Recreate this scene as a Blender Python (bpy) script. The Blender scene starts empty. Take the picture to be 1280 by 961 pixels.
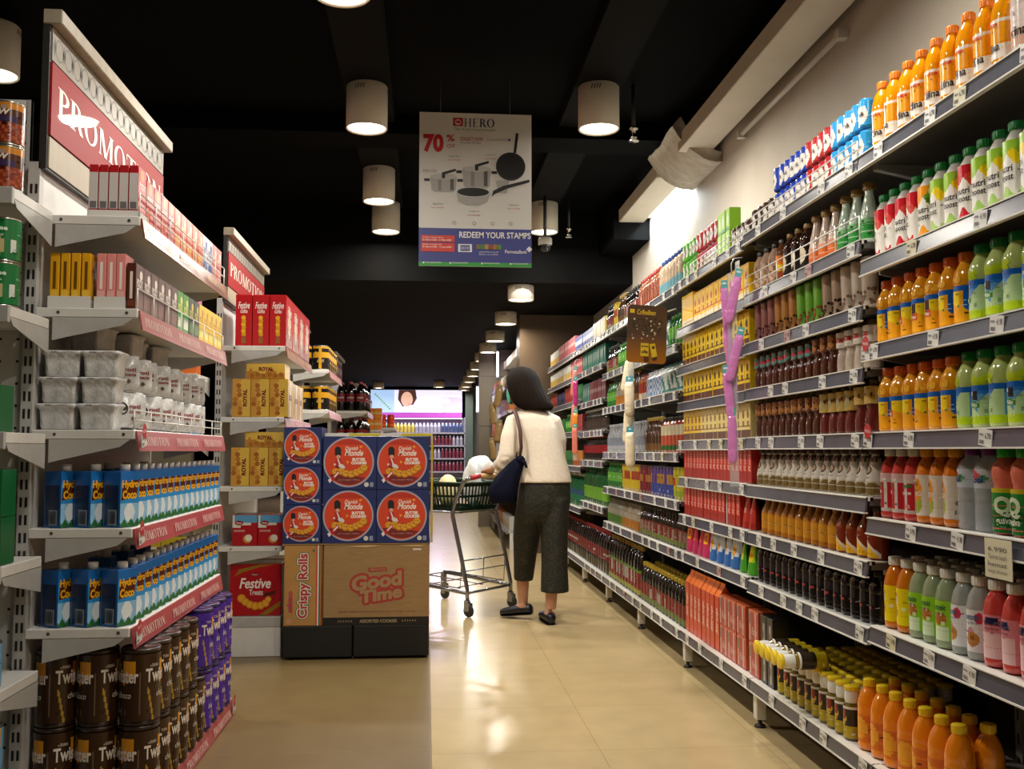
import bpy, bmesh, math, random
from math import sin, cos, pi, radians
from mathutils import Vector, Matrix

random.seed(11)
SC = bpy.context.scene
COL = SC.collection

# ------------------------------------------------------------------ camera, light, exposure
FOCAL_PX = 1230.0
cam_data = bpy.data.cameras.new('camera')
cam_data.sensor_fit = 'HORIZONTAL'
cam_data.sensor_width = 36.0
cam_data.lens = FOCAL_PX / 1280.0 * 36.0
cam_data.clip_end = 80
camera = bpy.data.objects.new('camera', cam_data)
camera.location = (0, 0, 1.06)
camera.rotation_euler = (radians(90 + 3.837), 0, radians(-4.961))
COL.objects.link(camera)
SC.camera = camera

world = bpy.data.worlds.new('store_world')
SC.world = world
world.use_nodes = True
world.node_tree.nodes['Background'].inputs[0].default_value = (0.9, 0.85, 0.75, 1)
world.node_tree.nodes['Background'].inputs[1].default_value = 0.004
SC.view_settings.view_transform = 'Standard'
SC.view_settings.look = 'None'
SC.view_settings.exposure = 0.0
SC.view_settings.gamma = 1.0
SC.view_settings.use_curve_mapping = False
SC.cycles.use_denoising = True
SC.cycles.max_bounces = 7
SC.cycles.diffuse_bounces = 3
SC.cycles.glossy_bounces = 3
SC.cycles.transmission_bounces = 5
SC.cycles.transparent_max_bounces = 8
SC.cycles.sample_clamp_indirect = 3.0
SC.cycles.caustics_reflective = False
SC.cycles.caustics_refractive = False

LAMP_W = 29.5          # watts of one ceiling lamp
TUBE_W = 75.0          # the lit tube above the wall shelving
LAMP_COL = (1.0, 0.945, 0.84)

# ------------------------------------------------------------------ materials
def lin(c):
    return c / 12.92 if c <= 0.04045 else ((c + 0.055) / 1.055) ** 2.4

def rgb(h):
    return tuple(lin(int(h[i:i + 2], 16) / 255.0) for i in (0, 2, 4)) + (1.0,)

_M = {}
def M(h, r=0.4, m=0.0, tr=0.0, alpha=1.0, em=0.0, coat=0.0):
    k = (h, r, m, tr, alpha, em, coat)
    if k in _M:
        return _M[k]
    mt = bpy.data.materials.new('surface_' + h)
    mt.use_nodes = True
    b = mt.node_tree.nodes['Principled BSDF']
    b.inputs['Base Color'].default_value = rgb(h)
    b.inputs['Roughness'].default_value = r
    b.inputs['Metallic'].default_value = m
    if tr:
        b.inputs['Transmission Weight'].default_value = tr
        b.inputs['IOR'].default_value = 1.33
    if alpha < 1:
        b.inputs['Alpha'].default_value = alpha
    if coat:
        b.inputs['Coat Weight'].default_value = coat
        b.inputs['Coat Roughness'].default_value = 0.06
    if em:
        b.inputs['Emission Color'].default_value = rgb(h)
        b.inputs['Emission Strength'].default_value = em
    _M[k] = mt
    return mt

def noisy(name, c1, c2, scale, r=0.5, bump=0.0, detail=4.0, m=0.0, stretch=(1, 1, 1), spec=0.5):
    """a two-tone procedural surface with an optional bump"""
    mt = bpy.data.materials.new(name)
    mt.use_nodes = True
    nt = mt.node_tree
    b = nt.nodes['Principled BSDF']
    tc = nt.nodes.new('ShaderNodeTexCoord')
    mp = nt.nodes.new('ShaderNodeMapping')
    mp.inputs['Scale'].default_value = stretch
    nz = nt.nodes.new('ShaderNodeTexNoise')
    nz.inputs['Scale'].default_value = scale
    nz.inputs['Detail'].default_value = detail
    cr = nt.nodes.new('ShaderNodeValToRGB')
    cr.color_ramp.elements[0].position = 0.3
    cr.color_ramp.elements[1].position = 0.7
    cr.color_ramp.elements[0].color = rgb(c1)
    cr.color_ramp.elements[1].color = rgb(c2)
    L = nt.links.new
    L(tc.outputs['Object'], mp.inputs['Vector'])
    L(mp.outputs['Vector'], nz.inputs['Vector'])
    L(nz.outputs['Fac'], cr.inputs['Fac'])
    L(cr.outputs['Color'], b.inputs['Base Color'])
    b.inputs['Roughness'].default_value = r
    b.inputs['Metallic'].default_value = m
    b.inputs['Specular IOR Level'].default_value = spec
    if bump:
        bp = nt.nodes.new('ShaderNodeBump')
        bp.inputs['Strength'].default_value = bump
        bp.inputs['Distance'].default_value = 0.01
        L(nz.outputs['Fac'], bp.inputs['Height'])
        L(bp.outputs['Normal'], b.inputs['Normal'])
    return mt

def tiled(name, c1, c2, grout, w, h, r, ox=0.0, oy=0.0, gap=0.004):
    """floor tiles: a brick texture without offset, mottled"""
    mt = bpy.data.materials.new(name)
    mt.use_nodes = True
    nt = mt.node_tree
    L = nt.links.new
    b = nt.nodes['Principled BSDF']
    tc = nt.nodes.new('ShaderNodeTexCoord')
    mp = nt.nodes.new('ShaderNodeMapping')
    mp.inputs['Location'].default_value = (ox, oy, 0)
    br = nt.nodes.new('ShaderNodeTexBrick')
    br.offset = 0.0
    br.inputs['Scale'].default_value = 1.0
    br.inputs['Brick Width'].default_value = w
    br.inputs['Row Height'].default_value = h
    br.inputs['Mortar Size'].default_value = gap / 2
    br.inputs['Color1'].default_value = rgb(c1)
    br.inputs['Color2'].default_value = rgb(c2)
    br.inputs['Mortar'].default_value = rgb(grout)
    nz = nt.nodes.new('ShaderNodeTexNoise')
    nz.inputs['Scale'].default_value = 7
    nz.inputs['Detail'].default_value = 6
    mx = nt.nodes.new('ShaderNodeMix')
    mx.data_type = 'RGBA'
    mx.blend_type = 'MULTIPLY'
    mx.inputs[0].default_value = 0.25
    L(tc.outputs['Object'], mp.inputs['Vector'])
    L(mp.outputs['Vector'], br.inputs['Vector'])
    L(tc.outputs['Object'], nz.inputs['Vector'])
    L(br.outputs['Color'], mx.inputs[6])
    L(nz.outputs['Fac'], mx.inputs[7])
    L(mx.outputs[2], b.inputs['Base Color'])
    b.inputs['Roughness'].default_value = r
    return mt

# ------------------------------------------------------------------ mesh building
_T = {}
def glyphs(s, bold=0.0, shear=0.0):
    """flat lettering scaled to a unit box: (verts, faces, width / height)"""
    k = (s, bold, shear)
    if k in _T:
        return _T[k]
    cu = bpy.data.curves.new('lettering', 'FONT')
    cu.body = s
    cu.shear = shear
    cu.offset = bold
    cu.resolution_u = 3
    cu.fill_mode = 'FRONT' if hasattr(cu, 'fill_mode') else cu.fill_mode
    ob = bpy.data.objects.new('lettering', cu)
    me = bpy.data.meshes.new_from_object(ob)
    vs = [(v.co.x, v.co.y) for v in me.vertices]
    fs = [tuple(p.vertices) for p in me.polygons]
    bpy.data.objects.remove(ob)
    bpy.data.meshes.remove(me)
    bpy.data.curves.remove(cu)
    x0 = min(v[0] for v in vs); x1 = max(v[0] for v in vs)
    y0 = min(v[1] for v in vs); y1 = max(v[1] for v in vs)
    w = max(x1 - x0, 1e-6); h = max(y1 - y0, 1e-6)
    _T[k] = ([((x - x0) / w, (y - y0) / h) for x, y in vs], fs, w / h)
    return _T[k]

def sliced(vs, fs, n):
    """unit-box lettering cut into n upright slices, so that it can follow a curve"""
    bm = bmesh.new()
    bv = [bm.verts.new((x, y, 0)) for x, y in vs]
    for f in fs:
        try: bm.faces.new([bv[i] for i in f])
        except ValueError: pass
    for i in range(1, n):
        bmesh.ops.bisect_plane(bm, geom=bm.verts[:] + bm.edges[:] + bm.faces[:], dist=1e-6, plane_co=(i / n, 0, 0), plane_no=(1, 0, 0))
    bm.verts.index_update()
    out = [(v.co.x, v.co.y) for v in bm.verts], [tuple(v.index for v in f.verts) for f in bm.faces]
    bm.free()
    return out

def serif(s):
    """serif capitals as polygons, cap height 1: (polygons, total width)"""
    out = []; x = 0.0
    def R(a, b, c, d): out.append([(x + a, c), (x + b, c), (x + b, d), (x + a, d)])
    def stem(a, w, top=True):
        R(a, a + w, 0, 1); R(a - .07, a + w + .07, 0, .035)
        if top: R(a - .07, a + w + .07, .965, 1)
    def ring(cx, cy, rx, ry, tx, ty, a0, a1, n=20):
        for i in range(n):
            p = a0 + (a1 - a0) * i / n; q = a0 + (a1 - a0) * (i + 1) / n
            out.append([(x + cx + rx * cos(p), cy + ry * sin(p)), (x + cx + rx * cos(q), cy + ry * sin(q)),
                        (x + cx + (rx - tx) * cos(q), cy + (ry - ty) * sin(q)), (x + cx + (rx - tx) * cos(p), cy + (ry - ty) * sin(p))])
    def diag(xa, ya, xb, yb, w): out.append([(x + xa, ya), (x + xa + w, ya), (x + xb + w, yb), (x + xb, yb)])
    for ch in s:
        if ch in 'PR':
            stem(.08, .18); ring(.24, .735, .38, .265, .17, .06, -pi / 2, pi / 2)
            if ch == 'R': diag(.30, .48, .60, 0, .20)
            x += .68 if ch == 'P' else .84
        elif ch == 'O': ring(.42, .5, .42, .515, .18, .06, 0, 2 * pi, 32); x += .94
        elif ch == 'M': stem(.08, .07); stem(.78, .18); diag(.07, 1, .40, 0, .19); diag(.80, 1, .48, 0, .07); x += 1.10
        elif ch == 'T': stem(.30, .18, False); R(0, .78, .935, 1); R(0, .04, .76, .96); R(.74, .78, .76, .96); x += .88
        elif ch == 'I': stem(.08, .18); x += .42
        elif ch == 'N': stem(.08, .07); stem(.70, .07); diag(.05, 1, .60, 0, .20); x += .94
        elif ch == 'H': stem(.08, .14); stem(.60, .14); R(.2, .62, .48, .525); x += .94
        elif ch == 'E': stem(.08, .14); R(.1, .60, .955, 1); R(.1, .50, .48, .525); R(.1, .62, 0, .045); R(.57, .60, .80, 1); R(.59, .62, 0, .2); x += .76
        else: x += .45
    return out, x

class MB:
    """collects geometry with several materials and links it as one mesh"""
    def __init__(s):
        s.v = []; s.f = []; s.m = []; s.s = []; s.mats = []; s.T = None
    def mi(s, mat):
        if mat not in s.mats: s.mats.append(mat)
        return s.mats.index(mat)
    def add(s, vs, fs, mat, smooth=False):
        b = len(s.v); i = s.mi(mat)
        s.v.extend([tuple(s.T @ Vector(v)) for v in vs] if s.T else [tuple(v) for v in vs])
        for f in fs:
            s.f.append([b + k for k in f]); s.m.append(i); s.s.append(smooth)
    def box(s, x0, x1, y0, y1, z0, z1, mat, c=0.0):
        if c <= 0:
            v = [(x, y, z) for z in (z0, z1) for y in (y0, y1) for x in (x0, x1)]
            s.add(v, [(0, 2, 3, 1), (4, 5, 7, 6), (0, 1, 5, 4), (2, 6, 7, 3), (0, 4, 6, 2), (1, 3, 7, 5)], mat); return
        c = min(c, (x1 - x0) / 2.1, (y1 - y0) / 2.1, (z1 - z0) / 2.1)
        v = []; idx = {}
        for a, X in enumerate((x0, x1)):
            for b_, Y in enumerate((y0, y1)):
                for d, Z in enumerate((z0, z1)):
                    sx, sy, sz = (1 - 2 * a) * c, (1 - 2 * b_) * c, (1 - 2 * d) * c
                    for ax in range(3):
                        idx[a, b_, d, ax] = len(v)
                        v.append((X + (sx if ax != 0 else 0), Y + (sy if ax != 1 else 0), Z + (sz if ax != 2 else 0)))
        f = []
        for ax in range(3):
            o = [k for k in range(3) if k != ax]
            for side in (0, 1):
                q = []
                for p in ((0, 0), (1, 0), (1, 1), (0, 1)):
                    c3 = [0, 0, 0]; c3[ax] = side; c3[o[0]] = p[0]; c3[o[1]] = p[1]
                    q.append(idx[(*c3, ax)])
                f.append(q)
            for p in ((0, 0), (1, 0), (1, 1), (0, 1)):
                c0 = [0, 0, 0]; c0[o[0]], c0[o[1]] = p; c1 = list(c0); c1[ax] = 1
                f.append([idx[(*c0, o[0])], idx[(*c1, o[0])], idx[(*c1, o[1])], idx[(*c0, o[1])]])
        for a in (0, 1):
            for b_ in (0, 1):
                for d in (0, 1): f.append([idx[a, b_, d, k] for k in range(3)])
        s.add(v, f, mat)
    def lathe(s, prof, mat, seg=18, cx=0, cy=0, z0=0, sx=1.0, sy=1.0, smooth=True, caps=True, fl=None):
        v = []; f = []
        for r, z in prof:
            for k in range(seg):
                a = 2 * pi * k / seg
                q = 1 + fl[2] * cos(fl[3] * a) if fl and fl[0] < z < fl[1] else 1
                v.append((cx + r * q * sx * cos(a), cy + r * q * sy * sin(a), z0 + z))
        for i in range(len(prof) - 1):
            for k in range(seg):
                n = (k + 1) % seg
                f.append((i * seg + k, i * seg + n, (i + 1) * seg + n, (i + 1) * seg + k))
        if caps:
            f.append(tuple(range(seg - 1, -1, -1))); f.append(tuple((len(prof) - 1) * seg + k for k in range(seg)))
        s.add(v, f, mat, smooth)
    def tube(s, pts, rad, mat, seg=8, smooth=True, flat=1.0):
        pts = [Vector(p) for p in pts]
        if not isinstance(rad, (list, tuple)): rad = [rad] * len(pts)
        v = []; f = []; u = None
        for i, p in enumerate(pts):
            t = (pts[min(i + 1, len(pts) - 1)] - pts[max(i - 1, 0)])
            t = t.normalized() if t.length > 1e-9 else Vector((0, 0, 1))
            if u is None:
                u = t.cross(Vector((0, 0, 1)))
                if u.length < 1e-3: u = t.cross(Vector((0, 1, 0)))
            u = (u - t * u.dot(t)).normalized(); w = t.cross(u)
            for k in range(seg):
                a = 2 * pi * k / seg
                v.append(p + u * rad[i] * cos(a) + w * rad[i] * flat * sin(a))
        for i in range(len(pts) - 1):
            for k in range(seg):
                n = (k + 1) % seg
                f.append((i * seg + k, i * seg + n, (i + 1) * seg + n, (i + 1) * seg + k))
        f.append(tuple(range(seg - 1, -1, -1))); f.append(tuple((len(pts) - 1) * seg + k for k in range(seg)))
        s.add(v, f, mat, smooth)
    def loft(s, rings, mat, seg=20, smooth=True, ridge=0.0, nr=0):
        """rings: (cx, cy, z, rx, ry)"""
        v = []; f = []
        for j, (cx, cy, z, rx, ry) in enumerate(rings):
            for k in range(seg):
                a = 2 * pi * k / seg
                q = 1 + ridge * sin(nr * a + 0.7 * j) if ridge else 1
                v.append((cx + rx * q * cos(a), cy + ry * q * sin(a), z))
        for i in range(len(rings) - 1):
            for k in range(seg):
                n = (k + 1) % seg
                f.append((i * seg + k, i * seg + n, (i + 1) * seg + n, (i + 1) * seg + k))
        f.append(tuple(range(seg - 1, -1, -1))); f.append(tuple((len(rings) - 1) * seg + k for k in range(seg)))
        s.add(v, f, mat, smooth)
    def ball(s, c, r, mat, seg=12, rings=8, sc=(1, 1, 1)):
        v = [(c[0], c[1], c[2] - r * sc[2])]; f = []
        for i in range(1, rings):
            t = pi * i / rings
            for k in range(seg):
                a = 2 * pi * k / seg
                v.append((c[0] + r * sc[0] * sin(t) * cos(a), c[1] + r * sc[1] * sin(t) * sin(a), c[2] - r * sc[2] * cos(t)))
        v.append((c[0], c[1], c[2] + r * sc[2])); top = len(v) - 1
        for k in range(seg):
            n = (k + 1) % seg
            f.append((0, 1 + n, 1 + k)); f.append((top, top - seg + k, top - seg + n))
            for i in range(rings - 2):
                b = 1 + i * seg
                f.append((b + k, b + n, b + seg + n, b + seg + k))
        s.add(v, f, mat, True)
    def mesh(s, name):
        me = bpy.data.meshes.new(name)
        me.from_pydata(s.v, [], s.f)
        for m in s.mats: me.materials.append(m)
        me.polygons.foreach_set('material_index', s.m)
        me.polygons.foreach_set('use_smooth', s.s)
        me.update()
        return me
    def merge(s, o):
        b = len(s.v); mp = [s.mi(m) for m in o.mats]
        s.v.extend(o.v)
        for f, m, sm in zip(o.f, o.m, o.s):
            s.f.append([b + k for k in f]); s.m.append(mp[m]); s.s.append(sm)

class Panel:
    """draws flat print on a surface; fn(x, y, layer) -> 3-D point"""
    def __init__(p, mb, fn, r=0.35):
        p.mb = mb; p.fn = fn; p.k = 1; p.r = r; p.R = getattr(fn, 'R', 0)
    def mat(p, c): return M(c, p.r) if isinstance(c, str) else c
    def poly(p, pts, c):
        p.k += 1
        p.mb.add([p.fn(x, y, p.k) for x, y in pts], [tuple(range(len(pts)))], p.mat(c))
    def rect(p, x0, y0, x1, y1, c):
        if p.R: p.k += 1; p.grid(x0, y0, x1, y1, max(1, int(abs(x1 - x0) / p.R / .2)), 1, lambda x, t: c, True)
        else: p.poly([(x0, y0), (x1, y0), (x1, y1), (x0, y1)], c)
    def disc(p, cx, cy, rx, c, ry=None, n=28, rot=0.0):
        ry = ry or rx
        if p.R:
            p.k += 1; n = 16; vs = [p.fn(cx, cy, p.k)]
            for q in (.33, .67, 1): vs += [p.fn(cx + q * rx * cos(2 * pi * i / n), cy + q * ry * sin(2 * pi * i / n), p.k) for i in range(n)]
            p.mb.add(vs, [(0, 1 + i, 1 + (i + 1) % n) for i in range(n)] + [(1 + r_ * n + i, 1 + r_ * n + n + i, 1 + r_ * n + n + (i + 1) % n, 1 + r_ * n + (i + 1) % n) for r_ in (0, 1) for i in range(n)], p.mat(c), True)
            return
        p.poly([(cx + rx * cos(2 * pi * i / n) * cos(rot) - ry * sin(2 * pi * i / n) * sin(rot),
                 cy + rx * cos(2 * pi * i / n) * sin(rot) + ry * sin(2 * pi * i / n) * cos(rot)) for i in range(n)], c)
    def text(p, s, x0, y0, x1, y1, c, bold=0.0, shear=0.0, rot=0):
        """lettering fitted to a box; rot=90 reads upwards"""
        vs, fs, _a = glyphs(s, bold, shear); p.k += 1
        if p.R: vs, fs = sliced(vs, fs, max(1, int(abs(x1 - x0) / p.R / .10)))
        if rot == 90: q = [p.fn(x1 - (x1 - x0) * y, y0 + (y1 - y0) * x, p.k) for x, y in vs]
        else: q = [p.fn(x0 + (x1 - x0) * x, y0 + (y1 - y0) * y, p.k) for x, y in vs]
        p.mb.add(q, fs, p.mat(c))
    def serif(p, s, x0, y0, x1, y1, c):
        ps, w = serif(s); p.k += 1
        for g in ps:
            p.k += .12
            p.mb.add([p.fn(x0 + (x1 - x0) * x / w, y0 + (y1 - y0) * y, p.k) for x, y in g], [tuple(range(len(g)))], p.mat(c))
    def grid(p, x0, y0, x1, y1, nx, ny, paint, smooth=False):
        """cells painted by paint(x in -1..1, y in 0..1) -> colour or None"""
        cells = {}
        for i in range(nx):
            for j in range(ny):
                c = paint((i + .5) / nx * 2 - 1, (j + .5) / ny)
                if c: cells.setdefault(c, []).append((i, j))
        for c, ij in cells.items():
            vs = []; ix = {}; fs = []
            for i, j in ij:
                q = []
                for a, b in ((i, j), (i + 1, j), (i + 1, j + 1), (i, j + 1)):
                    if (a, b) not in ix:
                        ix[a, b] = len(vs); vs.append(p.fn(x0 + (x1 - x0) * a / nx, y0 + (y1 - y0) * b / ny, p.k))
                    q.append(ix[a, b])
                fs.append(q)
            p.mb.add(vs, fs, p.mat(c), smooth)

def front(y, e=0.00009): return lambda x, z, k: (x, y - e * k, z)
def on_cyl(r, e=0.00009):
    f = lambda x, z, k: ((r + e * k) * sin(x / r), -(r + e * k) * cos(x / r), z)
    f.R = r
    return f

# ------------------------------------------------------------------ objects
def link(name, data, parent=None, loc=(0, 0, 0), rz=0.0):
    o = bpy.data.objects.new(name, data)
    COL.objects.link(o)
    o.location = loc
    if rz: o.rotation_euler = (0, 0, rz)
    if parent is not None: o.parent = parent
    return o
def tag(o, label=None, cat=None, group=None, kind=None):
    if label: o['label'] = label
    if cat: o['category'] = cat
    if group: o['group'] = group
    if kind: o['kind'] = kind
    return o
def empty(name, loc, label, cat, group=None, rz=0.0):
    o = link(name, None, None, loc, rz); o.empty_display_size = 0.05
    return tag(o, label, cat, group)
def part(name, mb, parent): return link(name, mb.mesh(name), parent)
def struct(name, mb): return tag(link(name, mb.mesh(name)), kind='structure')

ORD = ['first', 'second', 'third', 'fourth', 'fifth', 'sixth', 'seventh', 'eighth', 'ninth', 'tenth', 'eleventh', 'twelfth', 'thirteenth',
       'fourteenth', 'fifteenth', 'sixteenth', 'seventeenth', 'eighteenth', 'nineteenth', 'twentieth']
ORD += ['twenty-' + x for x in ORD[:9]] + ['thirtieth']
ORD += ['thirty-' + x for x in ORD[:9]] + ['fortieth']
# ------------------------------------------------------------------ the setting
BLACK = noisy('black_paint', '030303', '050505', 3, 0.9, 0.1, spec=0.05)
BLACKC = noisy('black_wavy_cloth', '040404', '080706', 2.2, 0.85, 0.6, stretch=(1, 4, 1), spec=0.08)
WALLM = noisy('warm_grey_wall', 'c2b7a6', 'cabfaf', 5, 0.7, 0.03)
BROWN = noisy('dark_brown_wall', '4a3a28', '54422f', 3, 0.45, 0.02)
BROWNG = noisy('grey_brown_wall', '6d6254', '776b5c', 3, 0.5, 0.02)
LEDGE = noisy('ledge_paint', 'cfc6b6', 'd6cdbe', 6, 0.6, 0.02)
PLASTER = noisy('rough_plaster', 'a89d8c', 'c2b7a5', 18, 0.8, 0.5)
CREAM = tiled('cream_floor_tiles', 'cbb486', 'c9b183', 'ab9666', 0.6, 0.6, 0.2, ox=-0.02, oy=0.07, gap=0.003)
BRN = tiled('brown_floor_tiles', '78643f', '745f3c', '8c7a58', 0.9, 0.6, 0.33, ox=-0.02, oy=0.01, gap=0.003)
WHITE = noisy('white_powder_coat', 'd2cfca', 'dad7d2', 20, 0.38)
GREYW = noisy('grey_powder_coat', 'aaa8a4', 'b4b2ae', 20, 0.4)
RAIL = noisy('slate_price_rail', '4b4b55', '55555f', 9, 0.25)
RAILW = M('d9d7d0', 0.3)
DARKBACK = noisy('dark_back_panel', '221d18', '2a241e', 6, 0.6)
UNDER = noisy('shaded_shelf_underside', '4e4a46', '585450', 9, 0.5)  # shade under the wall shelves, put into the colour

mb = MB()
mb.add([(0.025, -3, 0), (3, -3, 0), (3, 24, 0), (0.025, 24, 0)], [(0, 1, 2, 3)], CREAM)
mb.add([(-6, 5.9, 0), (0.025, 5.9, 0), (0.025, 24, 0), (-6, 24, 0)], [(0, 1, 2, 3)], CREAM)
mb.add([(-6, -3, 0), (0.025, -3, 0), (0.025, 5.9, 0), (-6, 5.9, 0)], [(0, 1, 2, 3)], BRN)
struct('floor', mb)
mb = MB(); mb.box(1.75, 1.9, -3, 10.2, 0, 3.2, WALLM); struct('wall_right', mb)
mb = MB(); mb.box(-6.1, -6, -3, 24, 0, 3.2, BROWN); struct('wall_left', mb)
mb = MB(); mb.box(-6.1, 1.9, -3.1, -3, 0, 3.2, WALLM); struct('wall_front', mb)
mb = MB(); mb.box(-6.1, 3, 24, 24.1, 0, 3.2, BLACK); struct('wall_back', mb)
mb = MB(); mb.box(0.97, 1.9, 10.2, 10.6, 0, 3.2, BROWN)
mb.box(1.33, 1.9, 10.6, 13.8, 0, 3.2, BROWN); struct('wall_brown', mb)
mb = MB(); mb.box(0.73, 1.9, 13.8, 13.95, 0, 3.2, BROWNG)
for z in (0.7, 1.4, 2.1): mb.box(0.728, 1.33, 13.797, 13.8, z, z + .006, M('2c261e'))
mb.box(1.0, 1.006, 13.797, 13.8, 0, 2.5, M('2c261e')); struct('wall_panelled', mb)
mb = MB(); mb.box(0.86, 1.03, 21.9, 22.2, 0, 3.1, M('47584f', 0.4)); struct('pillar', mb)
mb = MB(); mb.box(1.03, 2.6, 22.2, 22.5, 0, 3.1, M('6a6a66', 0.5)); struct('pillar', mb)
mb = MB(); mb.box(-6.1, 1.9, -3, 8.22, 3.1, 3.2, BLACK); mb.box(-6.1, 1.9, 8.22, 24, 2.48, 3.2, BLACKC); struct('ceiling', mb)
for x in (-0.335, 0.93):                       # the dark channels the lamps hang from
    mb = MB(); mb.box(x - .13, x + .13, -1, 8.05, 3.05, 3.1, noisy('lamp_channel', '0a0909', '0d0c0b', 4, .9, spec=.1)); struct('trim_1', mb)
mb = MB(); mb.box(-6, 1.7, 5.9, 6.2, 2.98, 3.1, BLACK); struct('trim_2', mb)
mb = MB(); mb.box(1.5, 1.70, -1, 5.72, 2.855, 2.955, LEDGE, .004); struct('trim_3', mb)
mb = MB(); mb.box(1.5, 1.70, 6.28, 7.55, 2.855, 2.955, LEDGE, .004); struct('trim_4', mb)
mb = MB()
rr = random.Random(3)
n, m_ = 9, 9; vs = []
for i in range(n):
    for j in range(m_):
        a = i / (n - 1); b = j / (m_ - 1)
        vs.append((1.745 - 0.30 * b + rr.uniform(-.004, .004), 5.62 + 0.66 * a + rr.uniform(-.006, .006),
                   2.775 + 0.20 * b ** 2.4 + 0.015 * sin(3 * a * pi) * b + rr.uniform(-.004, .004)))
for i in range(n):
    for j in range(m_):
        v = vs[i * m_ + j]; vs.append((min(v[0] + .05, 1.748), v[1], v[2] + .06))
q = n * m_
fs = [(i * m_ + j, i * m_ + j + 1, (i + 1) * m_ + j + 1, (i + 1) * m_ + j) for i in range(n - 1) for j in range(m_ - 1)]
fs += [tuple(k + q for k in reversed(f)) for f in fs]
edge = [j for j in range(m_)] + [i * m_ + m_ - 1 for i in range(1, n)] + [(n - 1) * m_ + j for j in range(m_ - 2, -1, -1)] + [i * m_ for i in range(n - 2, 0, -1)]
fs += [(edge[k], edge[(k + 1) % len(edge)], edge[(k + 1) % len(edge)] + q, edge[k] + q) for k in range(len(edge))]
mb.add(vs, fs, PLASTER, True); struct('trim_5', mb)
mb = MB(); mb.box(1.46, 1.75, 7.56, 10.2, 2.72, 3.1, BLACK); struct('trim_6', mb)
mb = MB(); mb.box(1.08, 1.33, 10.62, 13.78, 2.2, 2.3, LEDGE, .004); struct('trim_7', mb)

def area(name, loc, sx, sy, w, col, parent, rot=(0, 0, 0), shape='RECTANGLE', spread=pi):
    d = bpy.data.lights.new(name, 'AREA'); d.shape = shape; d.size = sx
    if shape in ('RECTANGLE', 'ELLIPSE'): d.size_y = sy
    d.energy = w; d.color = col; d.spread = spread
    o = link(name, d, parent, loc); o.rotation_euler = rot
    return o

# ------------------------------------------------------------------ ceiling lamps
HOUS = noisy('lamp_housing', 'd9d0bf', 'e0d8c8', 8, 0.45)
def lamp_meshes(h):
    R = .1125; a = MB()
    a.lathe([(R - .012, .012), (R - .004, 0), (R, .004), (R, h - .006), (R - .006, h), (.01, h)], HOUS, 36, caps=False)
    for k in range(4):                          # slanted vent slots near the top
        for base in (-0.55, 1.35, 3.2):
            p = base - pi / 2 + k * .13
            q = [(p, h - .045), (p + .05, h - .045), (p + .12, h - .02), (p + .07, h - .02)]
            a.add([((R + .0008) * cos(t), (R + .0008) * sin(t), z) for t, z in q], [(0, 1, 2, 3)], M('1a1612', .8))
    b = MB(); b.lathe([(R - .013, .010), (R - .02, .016), (.001, .018)], M('fff3e0', em=14.0), 32, caps=False)
    return a.mesh('housing'), b.mesh('lens')
LAMPK = {h: lamp_meshes(h) for h in (.24, .13)}
def lamp(x, y, z, label, h, group, w=1.0, col=LAMP_COL):
    o = empty('ceiling_lamp', (x, y, z), label, 'lamp', group)
    a, b = LAMPK[h]; link('housing', a, o); link('lens', b, o)
    if h == .24:
        s = MB(); s.box(-.05, .05, -.05, .05, h, 3.05 - z, M('1c1a18', .6)); part('mount', s, o)
    area('lamp_light', (0, 0, -.004), .17, 0, LAMP_W * w, col, o, shape='DISK', spread=radians(176))
lamp(-.335, 5.32, 2.81, 'large white cylinder lamp left of the hanging poster, first of its row', .24, 'tall cylinder ceiling lamps')
lamp(-.345, 6.91, 2.81, 'white cylinder lamp beside the hanging poster, second of its row', .24, 'tall cylinder ceiling lamps')
lamp(-.335, 8.0 - .12, 2.81, 'small white cylinder lamp low beside the poster, third of its row', .24, 'tall cylinder ceiling lamps', .7)
lamp(.93, 5.22, 2.81, 'large white cylinder lamp between the poster and the wall ledge', .24, 'tall cylinder ceiling lamps')
lamp(.935, 7.78, 2.81, 'white cylinder lamp half hidden by the poster edge, camera below', .24, 'tall cylinder ceiling lamps', .55)
lamp(-2.03, 4.69, 2.81, 'white cylinder lamp above the promotion header at the picture edge', .24, 'tall cylinder ceiling lamps')
lamp(.93, 2.6, 2.81, 'cylinder ceiling lamp over the juice shelves near the viewer', .24, 'tall cylinder ceiling lamps', .62)
lamp(-.335, 2.14, 2.81, 'cylinder ceiling lamp over the aisle near the viewer', .24, 'tall cylinder ceiling lamps', .5)
lamp(-.335, 3.73, 2.81, 'cylinder ceiling lamp over the aisle before the hanging poster', .24, 'tall cylinder ceiling lamps', .75)
lamp(.93, .6, 2.81, 'cylinder ceiling lamp over the aisle behind the viewer', .24, 'tall cylinder ceiling lamps', .8)
for i, y in enumerate((8.39, 10.02, 11.61, 12.96, 14.26, 15.76, 17.19, 18.66, 20.09, 21.26)):
    lamp(.805, y, 2.35, ORD[i] + ' short drum lamp in the row running down the far aisle', .13, 'short drum lamps of the far aisle', 0.55)
for x, y, t in ((.25, 20.2, 'drum lamp glowing purple in front of the bright far sign'), (-1.0, 20.6, 'drum lamp over the orange packs before the far sign')):
    lamp(x, y, 2.35, t, .13, 'short drum lamps of the far aisle', 1.2, (.85, .7, 1.0))
for y in (7.9, 12.5):
    lamp(-2.4, y, 2.35 if y > 8.05 else 2.81, ('far' if y > 8.1 else 'middle') + ' cylinder lamp over the cross aisle behind the promotion racks', .13 if y > 8.05 else .24, None, 0.8)

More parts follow.
